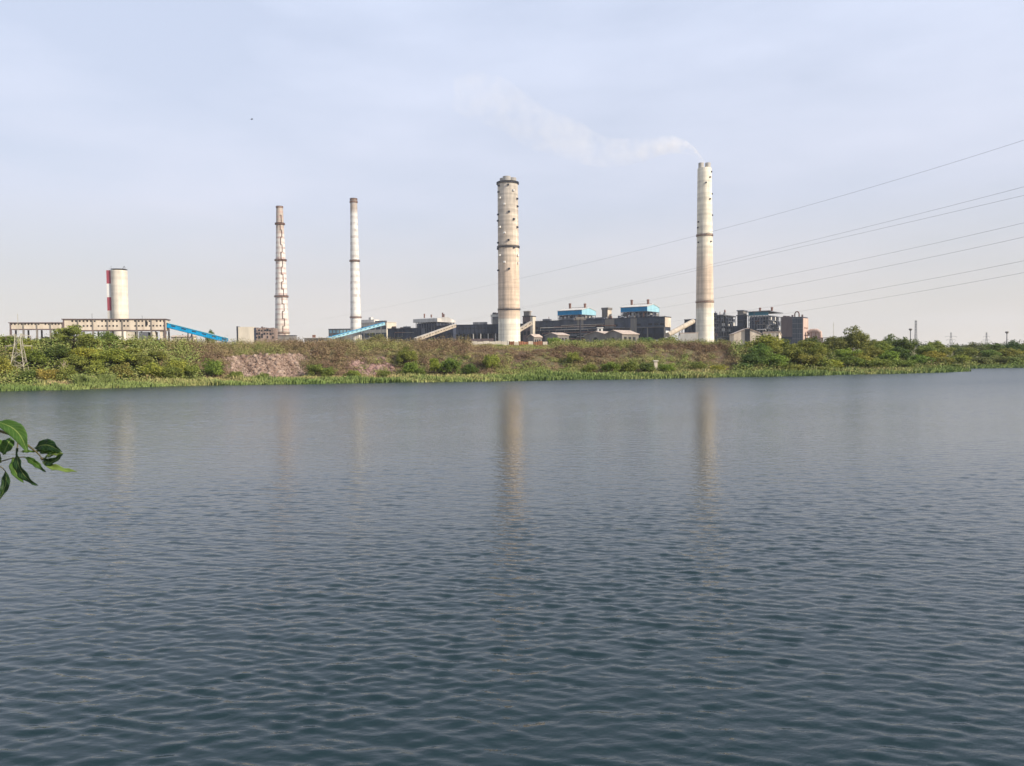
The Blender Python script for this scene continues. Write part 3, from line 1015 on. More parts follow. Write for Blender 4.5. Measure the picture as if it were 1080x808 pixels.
# --- sooty bunker block with the pale roofed boiler house
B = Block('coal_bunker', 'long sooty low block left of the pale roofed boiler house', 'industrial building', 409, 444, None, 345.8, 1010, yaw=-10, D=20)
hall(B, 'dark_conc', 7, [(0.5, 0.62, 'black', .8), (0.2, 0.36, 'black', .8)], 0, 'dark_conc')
B.b('white_tank', 'white', (B.L * .3, B.L * .36, -5, -2, 0, B.H * .42), (B.L * .42, B.L * .47, -5, -2, 0, B.H * .42), (B.L * .54, B.L * .58, -5, -2, 0, B.H * .4))
clutter(B, 12, 6, 5, 1)
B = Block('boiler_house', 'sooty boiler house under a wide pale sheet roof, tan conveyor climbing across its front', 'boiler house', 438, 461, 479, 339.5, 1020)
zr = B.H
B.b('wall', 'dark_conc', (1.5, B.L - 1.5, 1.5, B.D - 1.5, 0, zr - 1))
mb = MB()
for i in range(9):
    for j in (0, 1):
        x = 1 + (B.L - 2) * i / 8
        mb.box(x - .35, x + .35, 0.2 + j * (B.D - 1), .9 + j * (B.D - 1), 0, zr)
for j in range(6):
    y = B.D * j / 5
    mb.box(B.L - .8, B.L - .1, y - .35 if j else .1, y + .35, 0, zr)
mb.build('steel_frame', M['steel'], B.root)
MB().prism_x([(-1.5, zr), (B.D + 1.5, zr), (B.D + 1.5, zr + 2.2), (B.D * .62, zr + 6.8), (B.D * .38, zr + 6.8), (-1.5, zr + 4.8)], -2.5, B.L + 1.5).build('roof', M['pale'], B.root)
for (x, y, h) in ((.1, .4, 5), (.5, .3, 3.2), (.86, .5, 5.5), (.96, .45, 3.5)):
    MB().lathe([(.9, zr + 6.8), (.9, zr + 6.8 + h), (1.2, zr + 6.8 + h), (1.2, zr + 7.3 + h), (.5, zr + 7.6 + h)], 10, B.L * x, B.D * y).build('roof_vent', M['rust'], B.root)
B.b('window_row', 'black', (3, B.L - 3, 1.2, 1.497, zr * .78, zr * .88), (3, B.L - 3, 1.2, 1.497, zr * .55, zr * .62))
conveyor('inclined_conveyor', 'narrow tan conveyor climbing to the right across the pale roofed boiler house', P(438, 358.5, 880), P(480, 343.6, 955), 4, 3.6, 'conv', 'conv_roof', (0.35, 0.7), 'covered conveyors of the plant')
TB_ = None
B = Block('transfer_house', 'dark transfer house at the head of the tan conveyor', 'industrial building', 459, 477, 481, 343, 985)
hall(B, 'dark_conc', 3, [(0.6, 0.75, 'black', .8), (0.3, .45, 'glass', .5)], 0, 'dark_conc')

# --- dark gallery hall running behind the thick chimney
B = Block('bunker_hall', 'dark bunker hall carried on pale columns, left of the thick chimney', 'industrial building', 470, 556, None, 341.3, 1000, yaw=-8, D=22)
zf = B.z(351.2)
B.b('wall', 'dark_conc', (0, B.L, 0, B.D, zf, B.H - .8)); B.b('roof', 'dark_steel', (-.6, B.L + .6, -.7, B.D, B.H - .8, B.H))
for i in range(22):
    x = B.L * (i + .5) / 22
    B.b('column', 'pale' if 5 < i < 14 and i % 2 else 'dark_conc', (x - .55, x + .55, 0.1, 1.2, 0, zf - .003))
mb = MB(); mbc = MB()
for i in range(22):
    x0, x1 = B.L * i / 22, B.L * (i + 1) / 22
    if random.random() < .8: mb.box(x0 + .8, x1 - .8, -.15, -.004, zf + (B.H - zf) * .5, zf + (B.H - zf) * .66)
    mbc.box(x0 - .25, x0 + .25, -.5, -.005, zf, B.H - .803)
mb.build_each('window', M['black'], B.root); mbc.build('fin', M['dark_conc'], B.root)
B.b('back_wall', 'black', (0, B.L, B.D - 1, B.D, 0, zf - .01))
B.b('roof_house', 'steel', (B.L * .33, B.L * .50, 4, 10, B.H, B.H + 3.2))
B.b('duct_bank', 'brick_dark', (B.L * .30, B.L * .62, -14, -6, 0, zf * .55), (B.L * .32, B.L * .6, -12, -8, zf * .58, zf * .75))
B = Block('lift_tower', 'small pale topped tower peeping out left of the thick chimney', 'tower', 518, 527, 531, 331.5, 1020)
B.b('wall', 'mid_conc', (1, B.L - 1, 1, B.D - 1, 0, B.H - 3)); B.b('roof', 'pale', (-.5, B.L + .5, -.5, B.D + .5, B.H - 3, B.H)); B.b('leg', 'pale', (0, .8, 0, .8, B.z(341), B.H - 3)); B.b('cab', 'steel', (1.5, B.L - 1.5, .5, .99, B.H - 6, B.H - 4))
clutter(B, 8, 10, 6, 3)
B = Block('stair_tower', 'brown block tower with sunlit side, right of the thick chimney', 'tower', 551.5, 559.5, 565, 333, 985)
hall(B, 'brick_dark', 2, [(0.75, 0.85, 'black', .7), (.5, .6, 'black', .7)], 0, 'cream')  # cream end wall paints in the sunlight on the tower's right side
B.b('head_house', 'mid_conc', (B.L * .05, B.L * .62, 1, B.D * .7, B.H, B.H + 5.6)); B.b('head_roof', 'tan_conc', (0, B.L * .7, .5, B.D * .8, B.H + 5.6, B.H + 6.4))
conveyor('inclined_conveyor', 'short tan conveyor rising into the brown tower behind the thick chimney', P(536, 355, 950), P(560, 340.8, 970), 4.5, 4.2, 'conv', 'conv_roof', (0.4,), 'covered conveyors of the plant')

# --- turbine hall
B = Block('turbine_hall', 'long dark turbine hall with a sunlit tan right end, between the two thick chimneys', 'industrial building', 563, 701.5, 707.5, 333.6, 905, yaw=-31)
TH = B
zf = B.z(344.8)
L_, D_, H_ = B.L, B.D, B.H
B.b('wall', 'dark_conc', (0, L_ - .6, 1.6, D_, 0, zf - .01))
B.b('upper_wall', 'slate', (0, L_ - .6, 0, D_ - .01, zf, H_ - .8))
B.b('end_wall', 'tan_conc', (L_ - .597, L_, 0.01, D_ - .02, zf + .05, H_ - .803))  # far paler than the front: sunlight on this end put into its colour
B.b('roof', 'dark_steel', (-.6, L_ + .5, -.6, D_ + .5, H_ - .8, H_))
nbay = 24
for i in range(nbay + 1):
    x = min(max(L_ * i / nbay, .6), L_ - 1.3)
    B.b('column', 'dark_conc' if i % 3 else 'mid_conc', (x - .6, x + .6, 0.2, 1.597, 0, zf - .011))
mb, mb2, mb3 = MB(), MB(), MB()
for i in range(nbay):
    x0, x1 = L_ * i / nbay, L_ * (i + 1) / nbay
    if i not in (8, 9, 16, 17, 20): mb.box(x0 + 1.0, x1 - 1.0, -.15, -.004, zf + (H_ - zf) * .18, zf + (H_ - zf) * .40)
    if i % 4 != 1: mb3.box(x0 + .8, x1 - .8, -.15, -.004, zf + (H_ - zf) * .58, zf + (H_ - zf) * .74)
    if random.random() < .7: mb2.box(x0 + 1.5, x1 - 1.5, 1.3, 1.597, zf * .25, zf * .75)
mb.build_each('window', M['black'], B.root); mb3.build_each('window', M['glass'], B.root); mb2.build_each('bay_opening', M['black'], B.root)
B.b('panel', 'mid_conc', (L_ * .565, L_ * .635, -.3, -.005, zf, H_ - 1), (L_ * .755, L_ * .80, -.35, -.005, zf * .2, H_ - 1), (L_ * .35, L_ * .40, -.3, -.005, zf + 1, H_ - 1))
B.b('ledge', 'mid_conc', (0, L_ - .61, -.6, -.006, zf - .3, zf + .25))
B.b('roof_house', 'steel', (L_ * .06, L_ * .12, 4, 9, H_, H_ + 2.5), (L_ * .47, L_ * .56, 5, 10, H_, H_ + 2.0), (L_ * .22, L_ * .3, 5, 10, H_, H_ + 2.2))
B.b('loading_bay', 'white', (L_ - .3, L_ + .2, D_ * .1, D_ * .7, zf * .30, zf * .85), (L_ * .93, L_ * .955, 1.2, 1.595, 1, zf * .5), (L_ * .96, L_ * .975, 1.2, 1.595, 1, zf * .5))

clutter(TH, 5, 16, 9, 4)
clutter(TH, 6, 0, 7, 0, zf)
def blue_boiler(label, pl, pc, pr, peave, pfas, pridge, Y, vents, pbase):
    B = Block('boiler_house', label, 'boiler house', pl, pc, pr, peave, Y, yaw=-33, group='boiler houses with blue roofs')
    L, D, H = B.L, B.D, B.H
    zf, zr = B.z(pfas), B.z(pridge)
    B.b('fascia', 'blue', (0, L, 0, .5, zf, H))
    MB().prism_x([(.503, zf), (D, zf), (D, H), (D * .5, zr), (.503, H)], L - .6, L).build('gable', M['pale_blue'], B.root)  # paler than the fascia, with the sunlit end painted into the colour
    MB().prism_x([(-.8, H), (-.8, H + .5), (D * .5, zr + .5), (D + .8, H + .5), (D + .8, H), (D * .5, zr)], -.8, L + .6).build('roof', M['pale'], B.root)
    B.b('back_wall', 'blue', (0, L, D - .5, D - .003, zf, H))
    B.b('wall', 'dark_conc', (L * .12, L * .88, D * .2, D * .95, 0, zf - .01))
    steel_frame(B, .5, L - .5, .6, D - .6, B.z(pbase + 6), zf - .02, 6, 4, 3, .55, 'steel', .3)
    for (px, pt) in vents:
        fr = (px - pl) / (pc - pl)
        x = L * min(.95, max(.1, fr - 0.18))
        zt = B.z(pt)
        g = MB().lathe([(1.5, H), (1.5, zt - 1.2), (1.9, zt - 1.2), (1.9, zt - .6), (.9, zt)], 12, x, D * .5)
        g.build('roof_vent', M['rust'], B.root)
    B.b('ridge_rail', 'rust', (L * .25, L * .93, D * .5 - .15, D * .5 + .15, zr + 1.0, zr + 1.3), *[(L * f, L * f + .25, D * .5 - .12, D * .5 + .12, zr + .3, zr + 1.0) for f in np.linspace(.26, .92, 9)])
    for k in range(5):
        x = L * (.08 + .2 * k)
        MB().tube([(x, -.5, B.z(pbase + 5)), (x, -.5, zf - 1.5), (x + 2.5, -.5, zf - 1.5)], .4, 8).build('pipe', M[('steel', 'rust', 'pale')[k % 3]], B.root)
    B.b('switch_cabin', 'pale', (L * .3, L * .36, -.8, .5, B.z(pbase), B.z(pbase - 2.6)))
    return B
blue_boiler('boiler house with blue fascia and two rusty vents, nearer the thick chimney', 588, 613.5, 628.5, 327, 331.5, 324, 985, [(598, 318), (614, 319)], 336)
blue_boiler('boiler house with blue fascia and two rusty vents, nearer the smoking chimney', 654.5, 682.5, 695.5, 323.3, 328, 320, 960, [(664.5, 314), (682, 314.5)], 334)
B = Block('lift_tower', 'tall blunt concrete tower rising between the two blue roofed boiler houses', 'tower', 635, 641, 645, 326, 985)
hall(B, 'mid_conc', 2, [(.7, .74, 'black', 1)], 0, 'tan_conc', 'mid_conc')
B.b('head_house', 'mid_conc', (-.8, B.L + .8, -.9, B.D + .8, B.H + .003, B.H + 2))

# --- right of the hall: tube conveyor, junction box
conveyor('inclined_conveyor', 'round grey conveyor tube climbing toward the smoking chimney', P(704, 353.5, 800), P(731, 339, 850), 5, 5.4, 'conv', 'conv_roof', (0.5, .85), 'covered conveyors of the plant', False, 'dark_steel', True)
B = Block('transfer_house', 'dark transfer house just left of the smoking chimney', 'industrial building', 722, 733.5, 738, 336.5, 905)
hall(B, 'dark_conc', 3, [(.7, .82, 'black', .8), (.4, .55, 'black', .8)], 0, 'dark_conc')

# --- right cluster of boiler houses
B = Block('boiler_house', 'open framed sooty boiler house directly right of the smoking chimney', 'boiler house', 748, 763, 775.5, 331.8, 960)
steel_frame(B, 0, B.L, 0, B.D, 0, B.H - 1, 6, 5, 7, .6, 'steel', .34, ('dark_steel', 'dark_conc', 'pale'))
B.b('wall', 'dark_conc', (1.5, B.L * .9, B.D * .35, B.D * .9, 0, B.H - 1.5)); B.b('roof', 'steel', (-1.5, B.L + 1.2, -1.5, B.D + 1.2, B.H - 1, B.H))
MB().lathe([(1, B.H), (1, B.H + 5.5), (.6, B.H + 7)], 10, B.L * .8, B.D * .35).build('roof_vent', M['rust'], B.root)
B.b('cladding', 'brick_dark', (.5, B.L * .6, -.7, -.35, 0, B.H * .25), (B.L * .66, B.L - .4, -.7, -.35, 2, B.H * .2))
clutter(B, 21, 4, 6, 2)
B = Block('lift_tower', 'square topped dark tower between the two open framed boiler houses', 'tower', 777.5, 784, 788, 333, 950)
B.b('wall', 'dark_conc', (0, B.L, 0, B.D, 0, B.H)); B.b('head_house', 'mid_conc', (.3, B.L - .3, .3, B.D - .3, B.H + .9, B.z(328))); B.b('head_roof', 'steel', (-.6, B.L + .6, -.6, B.D + .6, B.z(328) + .003, B.z(327))); B.b('landing', 'dark_steel', (-1.2, B.L + 1.2, -1.2, B.D + 1.2, B.H + .003, B.H + .9))
B.b('window_band', 'black', (.8, B.L - .8, -.2, -.004, B.H * .6, B.H * .7), (.8, B.L - .8, -.2, -.004, B.H * .8, B.H * .9))
B.b('annex', 'dark_conc', (-6, -.003, 2, B.D, 0, B.H * .72), (B.L + .003, B.L + 5, 1, B.D, 0, B.H * .66))
B = Block('boiler_house', 'open framed boiler house under a wide dull blue capped roof, furthest right of its kind', 'boiler house', 789.5, 810.5, 823.5, 328, 935)
L_, D_, H_ = B.L, B.D, B.H
steel_frame(B, 0, L_, 0, D_, 0, B.z(332.3), 7, 6, 8, .6, 'steel', .36, ('dark_steel', 'dark_conc', 'pale'))
B.b('wall', 'dark_conc', (.8, L_ * .92, D_ * .3, D_ * .92, 0, B.z(332.5)))
B.b('front_cladding', 'dark_conc', (1, L_ * .75, .5, 1.0, 2, B.z(334)))
B.b('fascia', 'teal', (0, L_, -.6, -.1, B.z(332.2), H_ - .6))
B.b('roof', 'steel', (-3, L_ + 2.5, -2, D_ + 2, H_ - .6, H_ + .2))
for f in (.38, .98):
    MB().lathe([(1.3, H_), (1.3, H_ + 4.2), (1.7, H_ + 4.3), (1.7, H_ + 4.9), (.6, H_ + 5.6)], 12, L_ * f, D_ * .3).build('roof_vent', M['rust'], B.root)
B.b('vent_pipe', 'rust', (L_ * .4, L_ * .96, D_ * .3 - .2, D_ * .3 + .2, H_ + 1.2, H_ + 1.6))
clutter(B, 25, 0, 7, 0)
B = Block('precipitator_house', 'dark windowed block with brown left part and pink sunlit end, rightmost of the plant', 'industrial building', 824, 847.2, 852.5, 334, 930)
L_, D_, H_ = B.L, B.D, B.H
B.b('wall', 'dark_conc', (0, L_ - .6, 0, D_, 0, H_)); B.b('end_wall', 'pink', (L_ - .597, L_, .01, D_ - .01, 0, H_ - 1.5))  # pink of the end wall carries painted-in sunlight beside the dark front
B.b('brown_panel', 'brick_dark', (.02, L_ * .5, -.6, -.004, H_ * .42, H_ + .6))
mb = MB()
for i in range(4):
    for k in range(6):
        mb.box(L_ * (.54 + .105 * i), L_ * (.625 + .105 * i), -.15, -.004, H_ * (.08 + .15 * k), H_ * (.19 + .15 * k))
for i in range(4):
    for k in range(2):
        mb.box(L_ * (.04 + .12 * i), L_ * (.13 + .12 * i), -.15, -.004, H_ * (.06 + .16 * k), H_ * (.18 + .16 * k))
mb.build_each('window', M['glass'], B.root)
mb = MB()
for k in range(7): mb.box(L_ * .51, L_ - .61, -.4, -.005, H_ * (.045 + .15 * k), H_ * (.07 + .15 * k))
for i in range(5): mb.box(L_ * (.52 + .105 * i), L_ * (.535 + .105 * i), -.42, -.15, 0, H_)
mb.build('wall_frame', M['steel'], B.root)
mb = MB().tube([(L_ * .62 + 3.2 * math.cos(a) * .8, D_ * .4, H_ + 3.5 + 3.4 * math.sin(a)) for a in np.linspace(0, math.pi, 9)], .75, 8)
mb.tube([(L_ * .62 - 2.56, D_ * .4, H_), (L_ * .62 - 2.56, D_ * .4, H_ + 3.5)], .75, 8).tube([(L_ * .62 + 2.56, D_ * .4, H_), (L_ * .62 + 2.56, D_ * .4, H_ + 3.5)], .75, 8)
mb.build('duct_loop', M['rust'], B.root)
B.b('roof_house', 'brick_dark', (L_ * .05, L_ * .2, 3, 8, H_, H_ + 2), (L_ * .25, L_ * .35, 2, 6, H_, H_ + 1.6), (L_ * .45, L_ * .52, 2, 5, H_, H_ + 2.6), (L_ * .9, L_ * .96, 2, 5, H_, H_ + 2.6))
mb = MB()
for k in range(3): mb.box(L_ + .004, L_ + .2, D_ * .15, D_ * .85, H_ * (.22 + .22 * k), H_ * (.25 + .22 * k))
B_end = mb.build_each('string_course', M['rust'], B.root)
q = P(859, 349, 935)
dc = thing('dust_collector', 'pink rounded duct works stepping down at the right edge of the plant', 'industrial plant', (q.x, 935, 10), R(-30))
hq = q.z - 10
MB().tube([(-7, 0, hq - 6), (-7, 0, hq - 2), (-4, 0, hq), (3, 0, hq), (6, 0, hq - 2), (6.5, 0, hq - 8), (6.5, 0, 0)], 2.6, 12).build('duct', M['pink'], dc, True)
MB().box(-5.5, 5, -1.6, 3, hq - 8.3, hq - 1).build('hopper', M['pink'], dc)
MB().box(-9, 9, -3, 6, 0, hq - 9).box(9, 18, -2, 5, 0, hq - 13).build('base_house', M['pink'], dc)
MB().box(-9.6, 18.4, -3.6, 6.4, hq - 9 + .003, hq - 8.4).build('deck', M['rust'], dc)
mb = MB()
for x in (-8, -3, 2, 7): mb.box(x - .3, x + .3, -3.3, -2.7, hq - 8.4, hq - 1)
mb.build('steel_frame', M['rust'], dc)

# --- gable sheds at the foot of the plant
def gable_shed(label, pl, pc, pr, peave, pridge, Y, yaw, wall='mid_conc', roof='roof_pink', arch=True, zg=10.0, group='gabled sheds below the plant', endwin=3, D=None):
    """front gable between pl and pc, long side running back from pc to pr"""
    B = Block('gable_shed', label, 'shed', pl, pc, pr, peave, Y, yaw=yaw, zg=zg, group=group, D=D)
    L, D, H = B.L, B.D, B.H
    rz = B.z(pridge)
    MB().prism([(0, 0), (L, 0), (L, H), (L * .5, rz), (0, H)], 0, D).build('wall', M[wall], B.root)
    k = (rz - H) / (L * .5)
    MB().prism([(-.8, H - .8 * k + .02), (L * .5, rz + .02), (L + .8, H - .8 * k + .02), (L + .8, H - .8 * k + .4), (L * .5, rz + .45), (-.8, H - .8 * k + .4)], -.6, D + .5).build('roof', M[roof], B.root)
    if arch:
        a = [(L * .5 - L * .1, 0)] + [(L * .5 - L * .1 * math.cos(t), H * .68 + L * .1 * math.sin(t)) for t in np.linspace(0, math.pi, 9)] + [(L * .5 + L * .1, 0)]
        MB().prism(a, -.15, -.004).build('doorway', M['black'], B.root)
    mb = MB()
    for i in range(endwin):
        mb.box(L + .004, L + .15, D * (.12 + i * .8 / endwin), D * (.12 + (i + .55) * .8 / endwin), H * .3, H * .82)
    if mb.v: mb.build_each('side_opening', M['black'], B.root)
    return B
zgs = 11.0
gable_shed('gabled shed with dark arched doorway, directly in front of the small white cabin tower', 616.5, 640, 652, 353, 349.3, 610, -42, zg=zgs)
gable_shed('gabled shed with arched doorway and sunlit openings down its side', 637.5, 656, 673.5, 352.2, 348.2, 590, -46, zg=zgs)
gable_shed('low shed roof half hidden by green bushes, left of the lone dark pole', 575, 588, 600, 353.5, 351.0, 640, -55, 'mid_conc', 'roof_pink', False, zgs)
gable_shed('small grey gabled hut right of the thick chimney, dark openings in its side', 556.5, 563, 571.5, 355.3, 352.8, 640, -42, 'mid_conc', 'roof_pink', False, zgs)
B = gable_shed('wide tan gabled shed split by a dark doorway, before the open framed boiler houses', 774, 803, None, 351.8, 346.3, 640, -8, 'tan_conc', 'roof_pink', False, zgs, endwin=0, D=25)
B.b('doorway', 'black', (B.L * .40, B.L * .58, -1.2, -.65, 0, B.z(346.8)))
B = Block('low_shed', 'flat cream shed right of the wide tan gabled shed, behind the round green tree', 'shed', 805, 822, 824, 349.6, 660, -20, zgs)
hall(B, 'cream', 4, [(.55, .8, 'black', .5)], 0, 'cream', 'roof_pink')
B = Block('low_shed', 'low pale shed close by the left foot of the smoking chimney', 'shed', 717, 734, 736, 352.6, 690, -12, zgs)
hall(B, 'pale', 4, [(.4, .7, 'black', .4)], 0, 'cream', 'roof_pink')
q = P(632.8, 345.4, 660)
wt = thing('white_cabin', 'small white cabin tower behind the pink roofed sheds', 'tower', (q.x, 660, zgs))
MB().box(-2.2, 2.2, -2, 2, 0, q.z - zgs - .5).build('wall', M['white'], wt); MB().box(-2.7, 2.7, -2.5, 2.5, q.z - zgs - .5, q.z - zgs).build('roof', M['white'], wt); MB().box(-1, .6, -2.12, -2.003, q.z - zgs - 3, q.z - zgs - 1.4).build('window', M['black'], wt)

# fences
def fence_wall(name, label, pa, pb, ptop, Y, mat, h_base, seg, alt=None):
    a, c = P(pa, ptop, Y), P(pb, ptop, Y)
    root = thing(name, label, 'fence' if alt else 'wall', (a.x, Y, h_base))
    n_ = seg
    Wd = c.x - a.x
    for i in range(n_):
        mm = M[mat] if not alt or i % 3 != 1 else M[alt]
        MB().box(Wd * i / n_ + .05, Wd * (i + 1) / n_ - .05, 0, .25, 0, a.z - h_base - (0.25 * (i % 2))).build('panel', mm, root)
    mb = MB()
    for i in range(n_ + 1):
        mb.box(Wd * i / n_ - .15, Wd * i / n_ + .15, .26, .5, 0, a.z - h_base + .2)
    mb.build('post', M['dark_steel'], root)
fence_wall('rusty_fence', 'rusty corrugated sheet fence in front of the foot of the thick chimney', 537, 577.5, 360.2, 330, 'rust_wall', 10.4, 8, 'tan_conc')
fence_wall('boundary_wall', 'low pale boundary wall left of the rusty fence', 497, 535, 360.0, 430, 'cream', 10.0, 6)

# ------------------------------------------------------------------ poles, masts, pylons
q = P(611.8, 335.5, 430)
pole = thing('utility_pole', 'lone dark pole standing in scrub before the turbine hall', 'pole', (q.x, 430, 10))
hq = q.z - 10
MB().tube([(0, 0, 0), (0, 0, hq)], [.42, .34], 10).build('shaft', M['dark_steel'], pole)
MB().bar((-3.2, 0, hq - 1), (3.2, 0, hq - 1), .35).bar((-3.2, 0, hq - 1), (-3.2, 0, hq), .3).bar((3.2, 0, hq - 1), (3.2, 0, hq), .3).box(-2.4, 2.4, -.3, .3, hq - .8, hq + .6).build('crossarm', M['mid_conc'], pole)

def lattice(name, label, cat, px, ptop, pbase, Y, wtop, wbase, mat, arms=(), nseg=8, t=.14, group=None, zbase=None, yaw=20):
    top = P(px, ptop, Y)
    zb_ = zbase if zbase is not None else P(px, pbase, Y).z
    root = thing(name, label, cat, (top.x, Y, zb_), R(yaw), group)
    H = top.z - zb_
    mb = MB()
    wd = lambda f: wbase + (wtop - wbase) * min(1, f / 0.8)
    fs = [i / nseg for i in range(nseg + 1)]
    crn_ = ((-.5, -.5), (.5, -.5), (.5, .5), (-.5, .5))
    for i in range(nseg):
        f0, f1 = fs[i], fs[i + 1]
        for k in range(4):
            a, c = crn_[k], crn_[(k + 1) % 4]
            p = lambda cc, f: (cc[0] * wd(f), cc[1] * wd(f), H * f)
            mb.bar(p(a, f0), p(a, f1), t * 1.3)
            mb.bar(p(a, f0), p(c, f1), t * .7) if (i + k) % 2 else mb.bar(p(c, f0), p(a, f1), t * .7)
            if i % 2: mb.bar(p(a, f1), p(c, f1), t * .7)
    mb.build('lattice_body', M[mat], root)
    for (py, half) in arms:
        z = P(px, py, Y).z - zb_
        ww = wd(z / H) * .5
        am_ = MB()
        for s_ in (-1, 1):
            am_.bar((s_ * ww, -ww, z), (s_ * half, 0, z), t).bar((s_ * ww, ww, z), (s_ * half, 0, z), t).bar((s_ * ww, 0, z + H * .035), (s_ * half, 0, z), t * .8)
        ao = am_.build('crossarm', M[mat], root)
        ins = MB()
        for s_ in (-1, 1):
            ins.lathe([(.05, z - 1.2), (.13, z - 1.1), (.06, z - .9), (.13, z - .7), (.06, z - .5), (.13, z - .3), (.05, z - .05)], 8, s_ * (half - .15), 0)
        ins.build('insulator', M['brick_dark'], ao)
    return root
pb_ = at_bank(20, 20)
LP_ = lattice('power_pylon', 'pale lattice pylon among the trees at the far left', 'pylon', 19.2, 352, 395, pb_.y, 1.3, 3.9, 'galv', [(354.3, 3.0), (365, 3.2)], 7, .11, 'lattice pylons', pb_.z - .2, 14)
zt_ = P(19, 352, pb_.y).z - LP_.location.z
MB().bar((0, 0, zt_ - .1), (0, 0, P(19, 331, pb_.y).z - LP_.location.z), .09).bar((-1.6, 0, zt_ + 2.0), (1.6, 0, zt_ + 2.0), .08).build('top_rod', M['galv'], LP_)
lattice('telecom_mast', 'tall thin lattice mast above the trees on the right', 'mast', 966, 338, 372, 560, .8, 1.7, 'steel', [], 14, .15, 'thin masts above the right trees', 3, 20)
for (px, pt, lab) in ((960.3, 346.5, 'short post topped with a lamp head, left of the tall lattice mast'), (1062, 349.5, 'slim post with a wide flat head, near the right edge')):
    q = P(px, pt, 600)
    lm = thing('light_mast', lab, 'mast', (q.x, 600, 3), 0, 'thin masts above the right trees')
    h = q.z - 3
    MB().tube([(0, 0, 0), (0, 0, h - 1.2)], [.45, .3], 8).build('shaft', M['steel'], lm)
    MB().lathe([(.4, h - 1.8), (1.2, h - 1.0), (1.2, h - .2), (.5, h)], 10).build('lamp_head', M['mid_conc'], lm)
q = P(879, 340, 800)
MBm = MB().tube([(0, 0, 0), (0, 0, q.z - 10)], [.32, .12], 6)
am_o = thing('radio_mast', 'hair thin radio mast above the trees right of the plant', 'mast', (q.x, 800, 10))
MBm.build('shaft', M['galv'], am_o); MB().bar((-.8, 0, q.z - 13), (.8, 0, q.z - 13), .2).bar((-.6, 0, q.z - 12), (.6, 0, q.z - 12), .2).build('aerial', M['galv'], am_o)
lattice('power_pylon', 'distant faint pylon right of the tall lattice mast', 'pylon', 1003, 350.5, 372, 900, 1.0, 5.5, 'steel', [(355, 7.5), (358.5, 6)], 7, .13, 'lattice pylons', 3, 10)
lattice('power_pylon', 'distant faint pylon furthest to the right', 'pylon', 1040.5, 350.5, 372, 950, 1.0, 5.5, 'steel', [(355, 6), (358.5, 7)], 7, .13, 'lattice pylons', 3, 25)
pw = at_bank(691.5, 17)
cp = thing('intake_post', 'short tan concrete post in the scrub, below the turbine hall', 'post', pw)
MB().box(-.5, .5, -.5, .5, -.5, 3.0).build('shaft', M['tan_conc'], cp); MB().box(-.75, .75, -.75, .75, 3.003, 3.4).build('cap', M['cream'], cp); MB().box(-2.6, -1.9, -.4, .4, -.6, 2.4).build('side_post', M['mid_conc'], cp)

# power lines sweeping from upper right down to the plant (real sagging cables)
WIRES = [
    ('topmost power cable, alone high above the others at right', [(1080, 148, 150), (760, 241, 330), (545, 295.5, 560), (300, 344, 1150)]),
    ('upper cable of the close pair crossing the smoking chimney', [(1080, 197, 150), (760, 277, 310), (545, 325, 560), (470, 342.5, 760)]),
    ('lower cable of the close pair crossing the smoking chimney', [(1080, 206, 155), (760, 280, 320), (545, 326.5, 570), (480, 342, 760)]),
    ('fourth power cable from the top at the right edge', [(1080, 235, 150), (920, 271, 215), (760, 303, 320), (655, 322, 620)]),
    ('fifth power cable from the top at the right edge', [(1080, 250, 155), (920, 284, 220), (760, 314, 325), (640, 334, 640)]),
    ('second lowest power cable at the right edge', [(1080, 275, 150), (920, 305.5, 220), (770, 330, 330), (690, 342, 640)]),
    ('lowest power cable, reaching the roof of the dull blue boiler house', [(1080, 287.5, 155), (920, 316, 225), (820, 332, 330), (740, 344, 640)]),
]
for lab, pts in WIRES:
    # straight in plan, sagging: inverse distance is linear along the picture column, the sag a parabola
    px_ = np.array([p[0] for p in pts], float)
    sag = np.polyfit(px_, [p[1] for p in pts], 2)
    ia, ib = 1 / pts[0][2], 1 / pts[-1][2]
    path = []
    for px in np.linspace(1230, pts[-1][0], 70):
        f = (1080 - px) / (1080 - pts[-1][0])
        path.append(P(px, float(np.polyval(sag, px)), 1 / (ia + (ib - ia) * f)))
    tag(MB().tube(path, 0.028, 5).build('power_line', M['wire']), lab, 'power cable', 'power cables sweeping to the plant')

# bird
q = P(265.5, 126, 120)
bd = thing('flying_bird', 'tiny dark bird gliding high in the left sky', 'bird', q, R(25))
bd.scale = (.6, .6, .6)
MB().tube([(-.32, 0, 0), (-.2, 0, .02), (0, 0, .03), (.2, 0, .02), (.3, 0, .03), (.36, 0, .02)], [.02, .06, .08, .05, .045, .01], 8).add([(-.32, -.03, 0), (-.32, .03, 0), (-.52, .09, .0), (-.52, -.09, .0)], [(0, 1, 2, 3)]).build('body', M['bird'], bd)
for s_ in (-1, 1):
    MB().add([(.14, s_ * .05, .04), (-.10, s_ * .05, .04), (.18, s_ * .35, .14), (-.06, s_ * .35, .13), (.02, s_ * .72, .10), (-.08, s_ * .70, .10)], [(0, 1, 3, 2), (2, 3, 5, 4)]).build('wing', M['bird'], bd)

